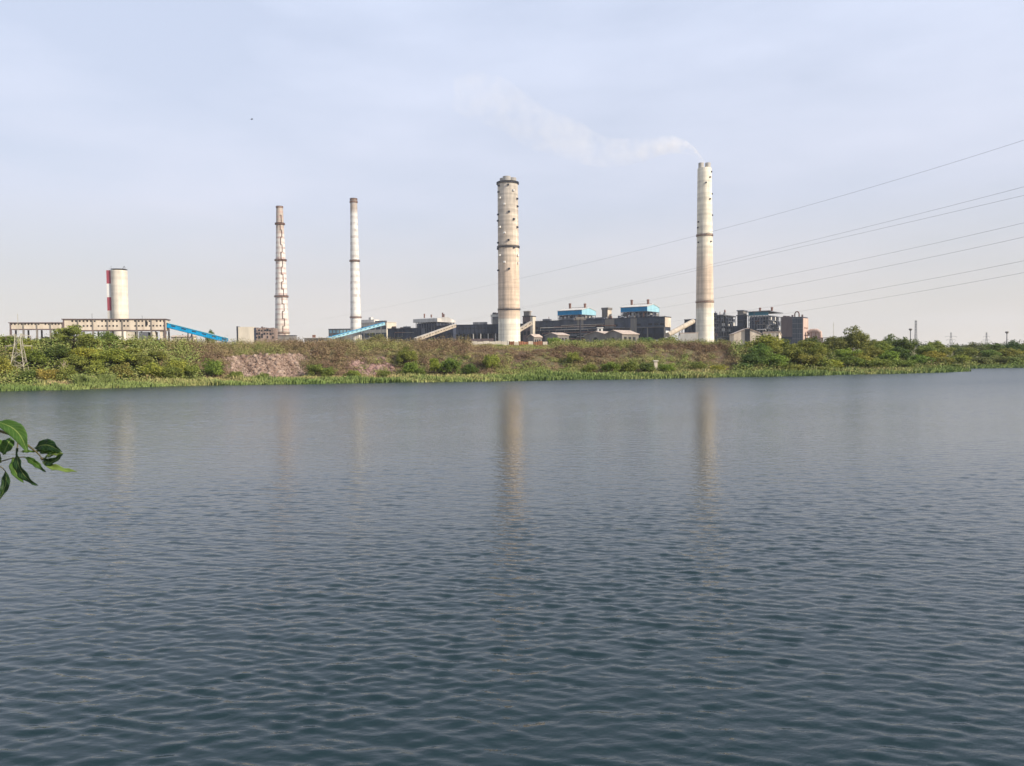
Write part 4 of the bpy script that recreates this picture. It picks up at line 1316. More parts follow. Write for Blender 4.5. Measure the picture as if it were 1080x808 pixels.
# ------------------------------------------------------------------ vegetation
def leaf_quads(cent, outw, size, rg, up=0.35):
    """one bent leaf-clump quad per centre"""
    N = len(cent)
    nrm = outw * 0.9 + rg.normal(0, .55, (N, 3)) + np.array([0, 0, up])
    nrm /= np.linalg.norm(nrm, axis=1)[:, None] + 1e-9
    rv = rg.normal(0, 1, (N, 3))
    a = np.cross(nrm, rv); a /= np.linalg.norm(a, axis=1)[:, None] + 1e-9
    b_ = np.cross(nrm, a)
    s = size * rg.uniform(.55, 1.35, (N, 1))
    as_ = rg.uniform(.45, .9, (N, 1))
    v = np.stack([cent - a * s, cent - b_ * s * as_ + nrm * s * .15, cent + a * s, cent + b_ * s * as_ + nrm * s * .15], 1)
    return v.reshape(-1, 3), np.arange(N * 4).reshape(N, 4)

def crown_points(rg, nclump, nleaf, rx, rz, cz, clump=(.13, .26), hollow=.35, low=0.0):
    """leaf positions in clumps spread through an uneven crown; unit tree height"""
    P_, O_, T_ = [], [], []
    for i in range(nclump):
        d = rg.normal(0, 1, 3); d /= np.linalg.norm(d)
        if d[2] < -0.55: d[2] *= -0.4
        rr = rg.uniform(hollow, .92)
        lob = 1 + .22 * math.sin(3 * math.atan2(d[1], d[0]) + i * .01) + rg.uniform(-.12, .12)
        c = np.array([d[0] * rx * rr * lob, d[1] * rx * rr * lob, cz + d[2] * rz * rr * (1 + rg.uniform(-.1, .1))])
        cr = rg.uniform(*clump)
        n_ = int(nleaf * (cr / np.mean(clump)) ** 2)
        q = rg.normal(0, 1, (n_, 3)); q /= np.linalg.norm(q, axis=1)[:, None]
        r = cr * rg.uniform(.45, 1.05, (n_, 1)) * np.array([[1.1, 1.1, .78]])
        P_.append(c + q * r); O_.append(q)
        T_.append(np.clip(rg.uniform(.15, .75) + rg.normal(0, .16, n_), 0, 1))
    return np.concatenate(P_), np.concatenate(O_), np.concatenate(T_)

def trunk_mb(rg, h, r, spread, cz, nlimb):
    mb = MB()
    pts = [Vector((rg.normal(0, .012) * i, rg.normal(0, .012) * i, h * i / 5 - .02)) for i in range(6)]
    mb.tube(pts, [r * (1.25 if i == 0 else 1 - .12 * i) for i in range(6)], 8)
    for k in range(nlimb):
        a = 2 * math.pi * k / nlimb + rg.uniform(-.4, .4)
        s = pts[3 + k % 3]
        e = Vector((math.cos(a) * spread * rg.uniform(.5, .8), math.sin(a) * spread * rg.uniform(.5, .8), cz + rg.uniform(-.05, .22)))
        m_ = s.lerp(e, .5) + Vector((0, 0, rg.uniform(-.04, .06)))
        mb.tube([s, m_, e], [r * .55, r * .35, r * .12], 6)
    return mb

def plant_proto(kind, seed):
    """returns (crown mesh, trunk mesh) for a plant of unit height"""
    rg = np.random.default_rng(seed)
    if kind == 'round':
        p, o, t = crown_points(rg, 64, 84, .46, .45, .53, (.09, .18)); ls = .026; tr = trunk_mb(rg, .55, .030, .36, .55, 6)
    elif kind == 'tall':
        p, o, t = crown_points(rg, 50, 80, .30, .46, .53, (.08, .16)); ls = .024; tr = trunk_mb(rg, .6, .024, .24, .55, 6)
    elif kind == 'open':
        p, o, t = crown_points(rg, 46, 64, .44, .36, .60, (.07, .15), .5); ls = .024; tr = trunk_mb(rg, .6, .028, .40, .60, 8)
    elif kind == 'bush':
        p, o, t = crown_points(rg, 36, 80, .62, .46, .46, (.13, .26)); ls = .036; tr = trunk_mb(rg, .35, .03, .45, .42, 7)
    else:  # 'wispy': thin dry crown
        p, o, t = crown_points(rg, 40, 34, .55, .44, .50, (.12, .24)); ls = .026; tr = trunk_mb(rg, .5, .022, .48, .55, 9)
    keep = p[:, 2] > .03
    p, o, t = p[keep], o[keep], t[keep]
    v, f = leaf_quads(p, o, ls, rg)
    cm = fast_mesh(None, v, f, M['leaf'], np.repeat(t, 4)) if False else None
    me = bpy.data.meshes.new('crown')
    me.vertices.add(len(v)); me.vertices.foreach_set('co', v.astype(np.float32).ravel())
    F = len(f)
    me.loops.add(F * 4); me.loops.foreach_set('vertex_index', f.astype(np.int32).ravel())
    me.polygons.add(F)
    me.polygons.foreach_set('loop_start', np.arange(0, F * 4, 4, dtype=np.int32)); me.polygons.foreach_set('loop_total', np.full(F, 4, np.int32))
    me.update(calc_edges=True)
    at = me.attributes.new('tint', 'FLOAT', 'POINT'); at.data.foreach_set('value', np.repeat(t, 4).astype(np.float32))
    me.materials.append(M['leaf'])
    tm = bpy.data.meshes.new('trunk'); tm.from_pydata(tr.v, [], tr.f); tm.materials.append(M['wood'])
    return me, tm

PROTO = {k: [plant_proto(k, 100 + 17 * i + 5 * len(k)) for i in range(n_)] for k, n_ in (('round', 4), ('tall', 3), ('open', 3), ('bush', 4), ('wispy', 3))}
TONE = {'olive': (1.05, 1.0, .85), 'yellow': (1.45, 1.30, .85), 'green': (.86, 1.0, .78), 'bright': (1.12, 1.22, .75), 'dark': (.52, .66, .58), 'grey': (.80, .80, .95), 'brown': (1.12, .95, .85), 'tan': (1.75, 1.30, 1.05), 'bluegreen': (.48, .74, .74)}
cnt = 0
def plant(px, ptop, wpx, kind, tone, label, t=None, Y=None, group=None, name=None):
    """a tree or bush whose top is seen at (px, ptop) and that is wpx pixels wide"""
    global cnt
    cnt += 1
    rg = random.Random(cnt * 31)
    base = at_bank(px, t) if Y is None else bank_at_Y(px, Y)
    top = P(px, ptop, base.y)
    H = max(1.2, top.z - base.z)
    cm, tm = PROTO[kind][cnt % len(PROTO[kind])]
    halfw = {'round': .52, 'tall': .35, 'open': .48, 'bush': .72, 'wispy': .64}[kind]
    W = wpx / FPX * base.y / 2 / halfw * (.98 if kind in ('bush', 'wispy') else .96)
    isb = kind in ('bush', 'wispy')
    nm_ = name or ('shrub' if isb else 'tree')
    root = thing(nm_, label, 'bush' if isb else 'tree', base, rg.uniform(0, 6.28), group)
    root.scale = (W, W, H)
    tn = TONE[tone]
    for nmp, me in (('foliage' if isb else 'crown', cm), ('stem' if isb else 'trunk', tm)):
        o = bpy.data.objects.new(nmp, me)
        COL.objects.link(o)
        o.parent = root
        j = [rg.uniform(.9, 1.1) for _ in range(3)]
        o.color = (tn[0] * j[0], tn[1] * j[1], tn[2] * j[2], 1)
    return root

GL, GR, GM = 'trees on the left bank', 'trees on the right bank', 'bushes on the middle bank'
PL = [
 # left bank: px, top, width, kind, tone, t, label
 (-12, 350, 50, 'round', 'olive', 44, 'olive tree cut by the left picture edge, behind the pylon', GL),
 (12, 353, 34, 'round', 'olive', 40, 'rounded olive tree just left of the pale pylon', GL),
 (33, 357, 30, 'round', 'yellow', 44, 'pale olive tree just right of the pale pylon', GL),
 (50, 355.5, 34, 'round', 'green', 48, 'green tree under the columns of the low concrete gallery', GL),
 (77, 341, 37, 'open', 'olive', 36, 'tallest tree of the left bank, hiding the step in the concrete gallery', GL),
 (93, 352, 32, 'round', 'olive', 34, 'olive tree right of the tallest left tree', GL),
 (117, 349.5, 30, 'round', 'green', 52, 'dark green rounded tree below the silo tower', GL),
 (133, 357, 34, 'round', 'olive', 40, 'olive tree below the pale infill walls of the concrete gallery', GL),
 (152, 361, 34, 'round', 'green', 42, 'greenish tree below the right half of the concrete gallery', GL),
 (172, 361, 34, 'wispy', 'tan', 46, 'thin dry tan bush under the start of the blue conveyor', GL),
 (60, 364, 40, 'round', 'dark', 27, 'dark green tree in the gap left of the bare pale trunk', GL),
 (92, 364, 44, 'round', 'yellow', 24, 'broad yellow green tree in front of the tallest left tree', GL),
 (121, 366, 42, 'round', 'yellow', 22, 'broad yellow green tree above the bright reed clump', GL),
 (146, 371, 36, 'round', 'olive', 22, 'olive tree right of the two broad yellow green trees', GL),
 (36, 368, 34, 'round', 'olive', 24, 'olive tree leaning over the foot of the pylon', GL),
 (3, 374, 30, 'bush', 'yellow', 16, 'yellow green bush at the left picture edge by the shore', GL),
 (-14, 366, 40, 'round', 'olive', 22, 'olive tree mostly outside the left picture edge', GL),
 (29, 388, 24, 'bush', 'dark', 12, 'low dark bush at the foot of the pylon', GL),
 (50, 386, 30, 'bush', 'tan', 12, 'low tan bush behind the dry reed patch on the left shore', GL),
 (70, 383, 26, 'bush', 'olive', 13, 'low olive bush around the bare pale trunk', GL),
 (103, 380, 30, 'bush', 'olive', 14, 'olive bush directly behind the bright reed clump', GL),
 (128, 381, 30, 'bush', 'brown', 13, 'brownish bush right of the bright reed clump', GL),
 (158, 379, 34, 'bush', 'yellow', 13, 'yellow green bush by the shore, left of the dark round bush', GL),
 (165, 369, 34, 'round', 'olive', 26, 'olive tree below the start of the blue conveyor', GL),
 (186, 376, 34, 'bush', 'yellow', 17, 'yellow green bush uphill left of the dark round bush', GL),
 (180, 384, 28, 'bush', 'olive', 12, 'olive bush by the shore below the blue conveyor', GL),
 (200, 381, 26, 'bush', 'olive', 13, 'olive bush touching the left side of the dark round bush', GL),
 (225, 376.5, 30, 'bush', 'green', 14, 'dark green round bush left of the pink rubble slope', GM),
 (249, 390, 20, 'bush', 'olive', 12, 'small olive bush at the lower left of the pink rubble slope', GM),
 (277, 392, 16, 'bush', 'green', 11, 'tiny green bush at the foot of the pink rubble slope', GM),
 (332, 381, 24, 'bush', 'green', 15, 'green bush at the right end of the pink rubble slope', GM),
 (345, 386, 22, 'bush', 'olive', 13, 'olive bush left of the small mauve rubble patch', GM),
 (372, 389, 22, 'bush', 'olive', 12, 'low olive bush below the small mauve rubble patch', GM),
 (404, 389, 22, 'bush', 'green', 12, 'low green bush at the right foot of the mauve rubble patch', GM),
 (428, 366, 26, 'round', 'olive', 22, 'olive green tree right of the mauve rubble patch', GM),
 (433, 380, 26, 'bush', 'green', 14, 'green bush below the olive green tree in mid bank', GM),
 (458, 375, 14, 'tall', 'bright', 13, 'small bright yellow green tree alone by the shore in mid bank', GM),
 (444, 386, 16, 'bush', 'green', 12, 'low green bush left of the small bright tree', GM),
 (476, 374, 30, 'bush', 'green', 15, 'dark green bush right of the small bright tree', GM),
 (496, 382, 22, 'bush', 'dark', 13, 'dark bush below the boundary wall', GM),
 (518, 371, 26, 'bush', 'olive', 19, 'olive bush below the thick chimney', GM),
 (455, 356.5, 21, 'bush', 'bluegreen', None, 'dark rounded bush under the tan conveyor', GM),
 (398, 351, 30, 'open', 'grey', None, 'grey green tree behind the bank right of the slim chimney', GM),
 (222, 346.5, 13, 'open', 'dark', None, 'far dark flat topped tree behind the blue conveyor', GM),
 (585, 354, 24, 'bush', 'bright', None, 'light green bush in front of the half hidden shed roof', GM),
 (603, 357, 24, 'bush', 'green', None, 'green bush left of the lone dark pole', GM),
 (630, 359.5, 30, 'bush', 'green', None, 'low green bush in front of the gabled sheds', GM),
 (655, 359.5, 30, 'bush', 'olive', None, 'low olive bush below the sunlit side of the gabled shed', GM),
 (681, 354, 26, 'bush', 'bluegreen', None, 'dark blue green bush right of the gabled sheds', GM),
 (706, 352.5, 32, 'bush', 'green', None, 'green bush under the round grey conveyor tube', GM),
 (728, 358, 20, 'bush', 'olive', None, 'olive bush at the left foot of the smoking chimney', GM),
 (762, 356, 28, 'bush', 'grey', None, 'grey green bush at the right foot of the smoking chimney', GM),
 (605, 369, 22, 'bush', 'olive', 22, 'olive bush above the low shoreline thicket, below the lone pole', GM),
 (622, 382, 20, 'bush', 'olive', 13, 'olive bush at the left end of the dark shore thicket', GM),
 (645, 379, 24, 'bush', 'green', 13, 'dark green shore bush, leftmost of four under the gabled sheds', GM),
 (663, 379, 24, 'bush', 'green', 13, 'dark green shore bush, second of four under the gabled sheds', GM),
 (682, 380.5, 24, 'bush', 'dark', 13, 'dark green shore bush just below the tan concrete post', GM),
 (704, 382, 26, 'bush', 'green', 13, 'dark green shore bush right of the tan concrete post', GM),
 (735, 379, 22, 'bush', 'olive', 14, 'olive bush below the smoking chimney', GM),
 (757, 384, 26, 'bush', 'yellow', 12, 'yellow green low bush by the shore right of the smoking chimney', GM),
 # right bank
 (807, 351, 42, 'round', 'bright', 30, 'big rounded bright green tree before the tan shed', GR),
 (795, 371, 30, 'round', 'dark', 16, 'dark blue green tree at the left end of the right grove', GR),
 (786, 381, 22, 'bush', 'bluegreen', 13, 'dark bush at the shore below the big bright tree', GR),
 (833, 362, 36, 'round', 'olive', 22, 'olive tree below the dark windowed block', GR),
 (818, 372, 32, 'round', 'green', 16, 'green tree in the front row below the big bright tree', GR),
 (846, 358, 30, 'round', 'olive', 34, 'olive tree hiding the foot of the dark windowed block', GR),
 (862, 362, 30, 'round', 'olive', 28, 'olive tree under the pink duct works', GR),
 (848, 371, 36, 'round', 'olive', 17, 'pale olive tree in the front row below the windowed block', GR),
 (874, 378, 30, 'round', 'yellow', 14, 'pale rounded tree lowest in the front row, right grove', GR),
 (879, 353.5, 30, 'round', 'grey', 40, 'grey green tree right of the pink duct works', GR),
 (904, 344, 34, 'round', 'olive', 44, 'tallest tree of the right bank with a flat dark crown', GR),
 (892, 366, 32, 'round', 'bright', 24, 'bright green tree below the tallest right tree', GR),
 (897, 374, 34, 'round', 'green', 15, 'green tree in the front row below the tallest right tree', GR),
 (918, 364, 30, 'round', 'olive', 24, 'olive tree right below the tallest right tree', GR),
 (938, 352.5, 28, 'round', 'grey', 44, 'pale grey green tree midway between the tallest right tree and the mast', GR),
 (956, 353.5, 24, 'round', 'dark', 36, 'dark tree just left of the tall lattice mast', GR),
 (949, 364, 26, 'round', 'dark', 26, 'dark blue green tree in front of the dark one by the mast', GR),
 (925, 377, 34, 'bush', 'olive', 13, 'olive shore bush in the middle of the right grove', GR),
 (952, 378, 32, 'bush', 'green', 13, 'green shore bush below the tall lattice mast', GR),
 (975, 362, 30, 'round', 'olive', 30, 'olive tree just right of the tall lattice mast', GR),
 (970, 373, 30, 'round', 'green', 17, 'green tree in the second row below the mast', GR),
 (992, 362, 30, 'round', 'olive', 30, 'olive tree left of the first distant pylon', GR),
 (1008, 363, 24, 'open', 'grey', 36, 'loose crowned grey tree in front of the first distant pylon', GR),
 (993, 375, 32, 'round', 'olive', 16, 'olive tree in the front row below the first distant pylon', GR),
 (1012, 373, 28, 'round', 'bright', 14, 'pale green tree at the tip of the right bank', GR),
 (1021, 366, 24, 'round', 'olive', 28, 'olive tree behind the tip of the right bank', GR),
 (1005, 383, 24, 'bush', 'green', 10, 'low green bush on the waterline near the tip of the right bank', GR),
 (978, 384, 24, 'bush', 'olive', 11, 'low olive bush on the waterline below the green second row tree', GR),
 (1036, 364, 30, 'round', 'grey', 40, 'grey tree beyond the tip, left of the second distant pylon', GR),
 (1052, 361, 30, 'round', 'dark', 44, 'dark tree beyond the tip, in front of the slim post', GR),
 (1070, 359, 28, 'round', 'dark', 44, 'dark tree nearest the right edge beyond the tip', GR),
 (1090, 358, 34, 'round', 'olive', 44, 'olive tree cut by the right picture edge', GR),
 (1034, 375, 28, 'bush', 'grey', 16, 'grey bush on the far shore right of the tip', GR),
 (1050, 374, 28, 'bush', 'grey', 16, 'grey bush on the far shore below the slim post', GR),
 (1067, 375, 28, 'bush', 'grey', 16, 'grey bush on the far shore near the right edge', GR),
 (1084, 374, 30, 'bush', 'grey', 16, 'grey bush on the far shore cut by the right edge', GR),
]
PL += [
 (930, 359, 26, 'round', 'olive', 40, 'olive tree in the dip between the tallest right tree and the mast', GR),
 (988, 358, 24, 'round', 'olive', 50, 'olive tree at the back between the mast and the first distant pylon', GR),
 (1024, 361, 26, 'round', 'grey', 52, 'grey tree at the back between the two distant pylons', GR),
 (856, 353, 24, 'round', 'dark', 58, 'dark tree at the back under the pink duct works', GR),
 (1062, 366, 30, 'round', 'olive', 28, 'olive tree below the slim post near the right edge', GR),
 (1044, 368, 26, 'round', 'green', 26, 'green tree on the far shore just beyond the tip', GR),
 (823, 357, 28, 'round', 'olive', 38, 'olive tree between the big bright tree and the windowed block', GR),
 (868, 360, 30, 'round', 'olive', 46, 'olive tree filling the gap left of the tallest right tree', GR),
 (888, 354, 32, 'round', 'green', 50, 'green tree tucked behind the left side of the tallest right tree', GR),
 (921, 357, 32, 'round', 'olive', 48, 'olive tree tucked behind the right side of the tallest right tree', GR),
 (908, 372, 26, 'round', 'yellow', 17, 'pale tree in the front row between the two bright green trees', GR),
 (938, 368, 28, 'round', 'bright', 18, 'bright green tree in the front row left of the mast', GR),
 (866, 374, 26, 'round', 'olive', 16, 'olive tree in the front row left of the lowest pale tree', GR),
 (985, 369, 26, 'round', 'yellow', 22, 'pale tree behind the green second row tree below the mast', GR),
 (800, 362, 34, 'round', 'green', 24, 'green tree on the lower left of the big bright tree', GR),
 (838, 383, 34, 'bush', 'olive', 11, 'olive shore bush below the front row at the left of the right grove', GR),
 (868, 386, 28, 'bush', 'olive', 10, 'low olive shore bush under the lowest pale tree', GR),
 (105, 357, 34, 'round', 'olive', 50, 'olive tree between the tallest left tree and the silo tower', GL),
 (22, 362, 34, 'round', 'yellow', 30, 'pale tree right behind the lower half of the pylon', GL),
 (138, 366, 30, 'round', 'yellow', 30, 'pale tree on the bank below the concrete infill walls', GL),
 (77, 372, 34, 'round', 'olive', 19, 'olive tree standing right of the bare pale trunk', GL),
]
FARY = {'dark rounded bush under the tan conveyor': 400, 'grey green tree behind the bank right of the slim chimney': 420, 'far dark flat topped tree behind the blue conveyor': 600,
        'light green bush in front of the half hidden shed roof': 400, 'green bush left of the lone dark pole': 400, 'low green bush in front of the gabled sheds': 400, 'low olive bush below the sunlit side of the gabled shed': 400,
        'dark blue green bush right of the gabled sheds': 400, 'green bush under the round grey conveyor tube': 400, 'olive bush at the left foot of the smoking chimney': 420, 'grey green bush at the right foot of the smoking chimney': 420}
for px, pt, wp, kd, tn, t, lab, grp in PL:
    plant(px, pt, wp, kd, tn, lab, t, FARY.get(lab), grp)

# bare dead tree by the left shore
dp = at_bank(67, 13)
dt = thing('dead_tree', 'bare bleached dead tree among the left bank trees', 'tree', dp)
mb = MB().tube([(0, 0, -.2), (.1, 0, 2.2), (-.1, .1, 4.2), (.15, 0, 6.2)], [.22, .18, .13, .05], 8)
mb.build('trunk', M['deadwood'], dt)
for (z, dx, dz) in ((2.6, -1.3, 2.2), (3.4, 1.4, 1.9), (4.3, -1.0, 1.5), (4.8, .9, 1.3), (3.0, .6, 2.6)):
    MB().tube([(0, 0, z), (dx * .5, .1, z + dz * .6), (dx, .1, z + dz)], [.09, .06, .03], 6).build('branch', M['deadwood'], dt)

# dry scrub over the embankment: one mass of leaf clumps
def scrub_mass(name, label, spots, tones, mat, leaf, per, rgs):
    """spots: (x, y, z, r, h, tone) bushes merged into one mass"""
    V, F, T = [], [], []
    o = 0
    for (x, y, z, r, h, tone) in spots:
        N = int(per * r * (r + h) / 6)
        q = rgs.normal(0, 1, (N, 3)); q /= np.linalg.norm(q, axis=1)[:, None]
        q[:, 2] = np.abs(q[:, 2])
        rad_ = rgs.uniform(.35, 1.05, (N, 1))
        lob = 1 + .25 * np.sin(3 * np.arctan2(q[:, 1], q[:, 0]) + x)[:, None]
        c = np.array([x, y, z]) + q * rad_ * lob * np.array([r, r, h]) + rgs.normal(0, .12, (N, 3))
        v, f = leaf_quads(c, q, leaf, rgs)
        V.append(v); F.append(f + o); o += len(v)
        T.append(np.repeat(np.clip(tone + rgs.normal(0, .055, N), 0, 1), 4))
    ob = fast_mesh(name, np.concatenate(V), np.concatenate(F), mat, np.concatenate(T))
    tag(ob, label, None, None, 'stuff')
    ob['category'] = 'scrub'
    return ob
rgs = np.random.default_rng(3)
M['scrub'] = attr_mat('scrub_twigs', [(0, (0.135, 0.09, 0.06)), (.25, (0.20, 0.135, 0.088)), (.5, (0.245, 0.20, 0.10)), (.75, (0.22, 0.245, 0.075)), (1, (0.14, 0.20, 0.05))])
spots = []
for i in range(2600):
    px = rgs.uniform(140, 800)
    t = rgs.uniform(13, 62) if rgs.random() < .8 else rgs.uniform(60, 110)
    if 240 < px < 322 and t < 30: continue
    if 362 < px < 420 and 15 < t < 26 and rgs.random() < .75: continue
    p = at_bank(px, t)
    tone = .27 + .34 * (.5 + .5 * math.sin(px * .045 + t * .06)) + rgs.normal(0, .10)
    if px > 520: tone += .16 * math.sin((t - 12) * .22) + .1
    if px < 200 : tone += .25
    if 520 < px < 790 and t > 38: tone = .72 + rgs.normal(0, .1)
    if 540 < px < 780 and 26 < t < 36: tone = .08 + rgs.normal(0, .05)  # darkest tone paints in the band of shade below the green top tier
    h = rgs.uniform(1.0, 2.6) if t < 34 else rgs.uniform(1.6, 3.4)
    if px > 520: h *= .85
    if px < 500 and t > 36: h *= 1.18
    if 495 < px < 582 and t > 27: h = rgs.uniform(.3, .9)
    spots.append((p.x, p.y, p.z - .3, rgs.uniform(1.3, 2.8), h, float(np.clip(tone, 0, 1))))
for i in range(1300):
    px = rgs.uniform(470, 800) if i % 3 else rgs.uniform(330, 520)
    t = rgs.uniform(14, 52)
    p = at_bank(px, t)
    spots.append((p.x, p.y, p.z - .25, rgs.uniform(1.0, 2.2), rgs.uniform(.4, 1.3) if not (495 < px < 582 and t > 27) else .4, float(np.clip(.42 + .22 * math.sin(px * .06 + t * .15) + rgs.normal(0, .12), 0, 1))))
scrub_mass('dry_scrub', 'brown and olive thorn scrub covering the embankment', spots, None, M['scrub'], .15, 270, rgs)

# understorey filling below the groves, left and right
spots = []
for i in range(1000):
    px = rgs.uniform(-60, 210) if i % 2 else rgs.uniform(770, 1130)
    t = rgs.uniform(9, 60)
    p = at_bank(px, t)
    spots.append((p.x, p.y, p.z - .3, rgs.uniform(1.6, 3.4), rgs.uniform(1.6, 4.6), float(np.clip(rgs.normal(.78, .12), 0, 1))))
scrub_mass('undergrowth', 'green undergrowth filling the groves at both ends of the bank', spots, None, M['scrub'], .24, 110, rgs)

# distant woodland closing the skyline
M['farwood'] = attr_mat('far_tree_leaves', [(0, (0.045, 0.06, 0.02)), (1, (0.10, 0.115, 0.045))])
spots = []
for i in range(800):
    if i % 5 < 3:
        x = rgs.uniform(330, 1100); y = rgs.uniform(430, 900)
    else:
        x = rgs.uniform(-900, -330) if i % 2 else rgs.uniform(-520, 420); y = rgs.uniform(430, 640) if x < -330 else rgs.uniform(1150, 1500)
    spots.append((x, y, float(ground_z(x, y - float(shore(x)))) - 1, rgs.uniform(4, 9), rgs.uniform(1.5, 6.0) if x > 300 else 7, float(rgs.uniform(0, 1))))
scrub_mass('far_woodland', 'far woodland closing the skyline behind the bank', spots, None, M['farwood'], .6, 20, rgs)

# reeds and grass along the waterline
def reed_mesh(name, label, px0, px1, t0, t1, N, hmin, hmax, mat, tone_fn, wd=.16):
    px = rgs.uniform(px0, px1, N)
    pts = np.zeros((N, 3)); tn = np.zeros(N); hs_ = np.zeros(N)
    xa = np.array([ray(p, 390).x / ray(p, 390).y for p in px])
    y = np.full(N, 230.0)
    t = rgs.uniform(t0, t1, N)
    for _ in range(10): y = shore(xa * y) + t
    x = xa * y
    pts = np.stack([x, y, np.maximum(ground_z(x, t), -.1)], 1)
    hh = rgs.uniform(hmin, hmax, N) * (.8 + .45 * np.sin(x * .21 + .5 * t) * np.sin(x * .07 + 1) + .25 * np.sin(x * .9 + t))
    tn = tone_fn(px, t, x)
    az = rgs.uniform(0, 6.28, N)
    dx = np.stack([np.cos(az), np.sin(az), np.zeros(N)], 1)
    lean = np.stack([rgs.normal(.1, .25, N), rgs.normal(0, .25, N), np.zeros(N)], 1) * hh[:, None]
    w2 = wd * rgs.uniform(.6, 1.6, N)[:, None]
    upv = np.array([0, 0, 1.0])
    a = pts - dx * w2; b_ = pts + dx * w2
    c = pts + dx * w2 * .8 + lean * .4 + upv * hh[:, None] * .6
    d = pts - dx * w2 * .8 + lean * .4 + upv * hh[:, None] * .6
    e1 = pts + dx * w2 * .12 + lean + upv * hh[:, None]
    e2 = pts - dx * w2 * .12 + lean + upv * hh[:, None]
    v = np.stack([a, b_, c, d, e1, e2], 1).reshape(-1, 3)
    k = np.arange(N)[:, None] * 6
    f = np.concatenate([k + np.array([0, 1, 2, 3]), k + np.array([3, 2, 4, 5])])
    ob = fast_mesh(name, v, f, mat, np.repeat(np.clip(tn, 0, 1), 6))
    tag(ob, label, None, None, 'stuff'); ob['category'] = 'reeds'
    return ob
M['reed'] = attr_mat('reed_blades', [(0, (0.38, 0.30, 0.16)), (.3, (0.31, 0.30, 0.12)), (.55, (0.205, 0.25, 0.085)), (1, (0.125, 0.185, 0.055))])
def rt(px, t, x):
    b0 = .60 + .2 * np.sin(x * .09) + .14 * np.sin(x * .31 + t * .5) - .02 * (t - 5) + rgs.normal(0, .08, len(px))
    dry = np.exp(-((px - 62) / 16) ** 2) * (t > 5) + np.exp(-((px - 370) / 55) ** 2) * (t > 7.5) + .5 * np.exp(-((px - 190) / 20) ** 2) * (t > 9)
    return b0 - .75 * dry
reed_mesh('shore_reeds', 'green reeds and grass along the whole far waterline', -60, 1024, -1.0, 13, 52000, .5, 1.5, M['reed'], rt)
reed_mesh('reed_clump', 'bright green tall reed clump on the left shore', 80, 116, 5, 11, 4200, 2.0, 2.9, M['reed'], lambda px, t, x: .62 + rgs.normal(0, .08, len(px)))
reed_mesh('far_reeds', 'thin reeds along the receding shore at the right edge', 1024, 1130, -.5, 8, 3500, .4, 1.0, M['reed'], lambda px, t, x: .8 + rgs.normal(0, .1, len(px)))

# rubble on the slope
def rubble(name, label, px0, px1, t0, t1, N, smin, smax, stops):
    ico = np.array([(0, 0, 1), (.9, 0, .3), (.28, .85, .3), (-.73, .53, .3), (-.73, -.53, .3), (.28, -.85, .3), (.6, .4, -.5), (-.3, .7, -.5), (-.7, -.1, -.5), (-.1, -.7, -.5), (.6, -.4, -.5)])
    tri = np.array([(0, 1, 2), (0, 2, 3), (0, 3, 4), (0, 4, 5), (0, 5, 1), (1, 6, 2), (2, 7, 3), (3, 8, 4), (4, 9, 5), (5, 10, 1), (6, 7, 2), (7, 8, 3), (8, 9, 4), (9, 10, 5), (10, 6, 1), (6, 10, 9), (6, 9, 8), (6, 8, 7)])
    V, F, T = [], [], []
    for i in range(N):
        px, f = rgs.uniform(px0, px1), rgs.beta(1.25, 1.1)
        edge = min(px - px0, px1 - px) / (px1 - px0) * 5
        if rgs.random() > edge + .3 * math.sin(f * 14 + px): continue
        p = at_bank(px, t0 + (t1 - t0) * min(1, f * (1 + .06 * math.sin(px * .3))))
        s = rgs.uniform(smin, smax) * (1 + (rgs.random() < .05) * rgs.uniform(.5, 1.8))
        ang = rgs.uniform(0, 6.28); c_, s_ = math.cos(ang), math.sin(ang)
        v = ico * rgs.uniform(.65, 1.3, (11, 3)) * np.array([1.2, .9, .75]) * s
        v = np.stack([v[:, 0] * c_ - v[:, 1] * s_, v[:, 0] * s_ + v[:, 1] * c_, v[:, 2]], 1) + np.array(p)
        V.append(v); F.append(tri + 11 * len(F)); T.append(np.full(11, np.clip(.5 + .3 * math.sin(px * .42 + f * 9) * math.sin(px * .13 + f * 4) + rgs.normal(0, .16), 0, 1)))
    ob = fast_mesh(name, np.concatenate(V), np.concatenate(F), attr_mat(name + '_stone', stops), np.concatenate(T))
    tag(ob, label, None, None, 'stuff'); ob['category'] = 'rubble'
rubble('rubble', 'pinkish broken rubble spilling down the embankment', 234, 328, 14.5, 31, 8500, .12, .42, [(0, (.13, .085, .065)), (.5, (.235, .165, .13)), (1, (.36, .275, .225))])
rubble('rubble', 'mauve brown rubble patch below the slim chimney', 362, 421, 14, 27, 4500, .12, .42, [(0, (.15, .095, .085)), (.5, (.235, .15, .135)), (1, (.33, .23, .20))])

# ------------------------------------------------------------------ leafy branch reaching in from the left (young tree on the near bank)
def fg(zx, zy, Y):                    # coordinates in the 6.73x enlargement of the photo's corner at (0, 420)
    return P(zx / 6.733, 420 + zy / 6.733, Y)
m_leaf, n, b = new_mat('broad_leaf')
lk = n.links.new
uvn = node(n, 'ShaderNodeUVMap'); uvn.uv_map = 'UVMap'
spn = node(n, 'ShaderNodeSeparateXYZ'); lk(uvn.outputs['UV'], spn.inputs['Vector'])
ab = node(n, 'ShaderNodeMath', operation='ABSOLUTE'); lk(spn.outputs['X'], ab.inputs[0])
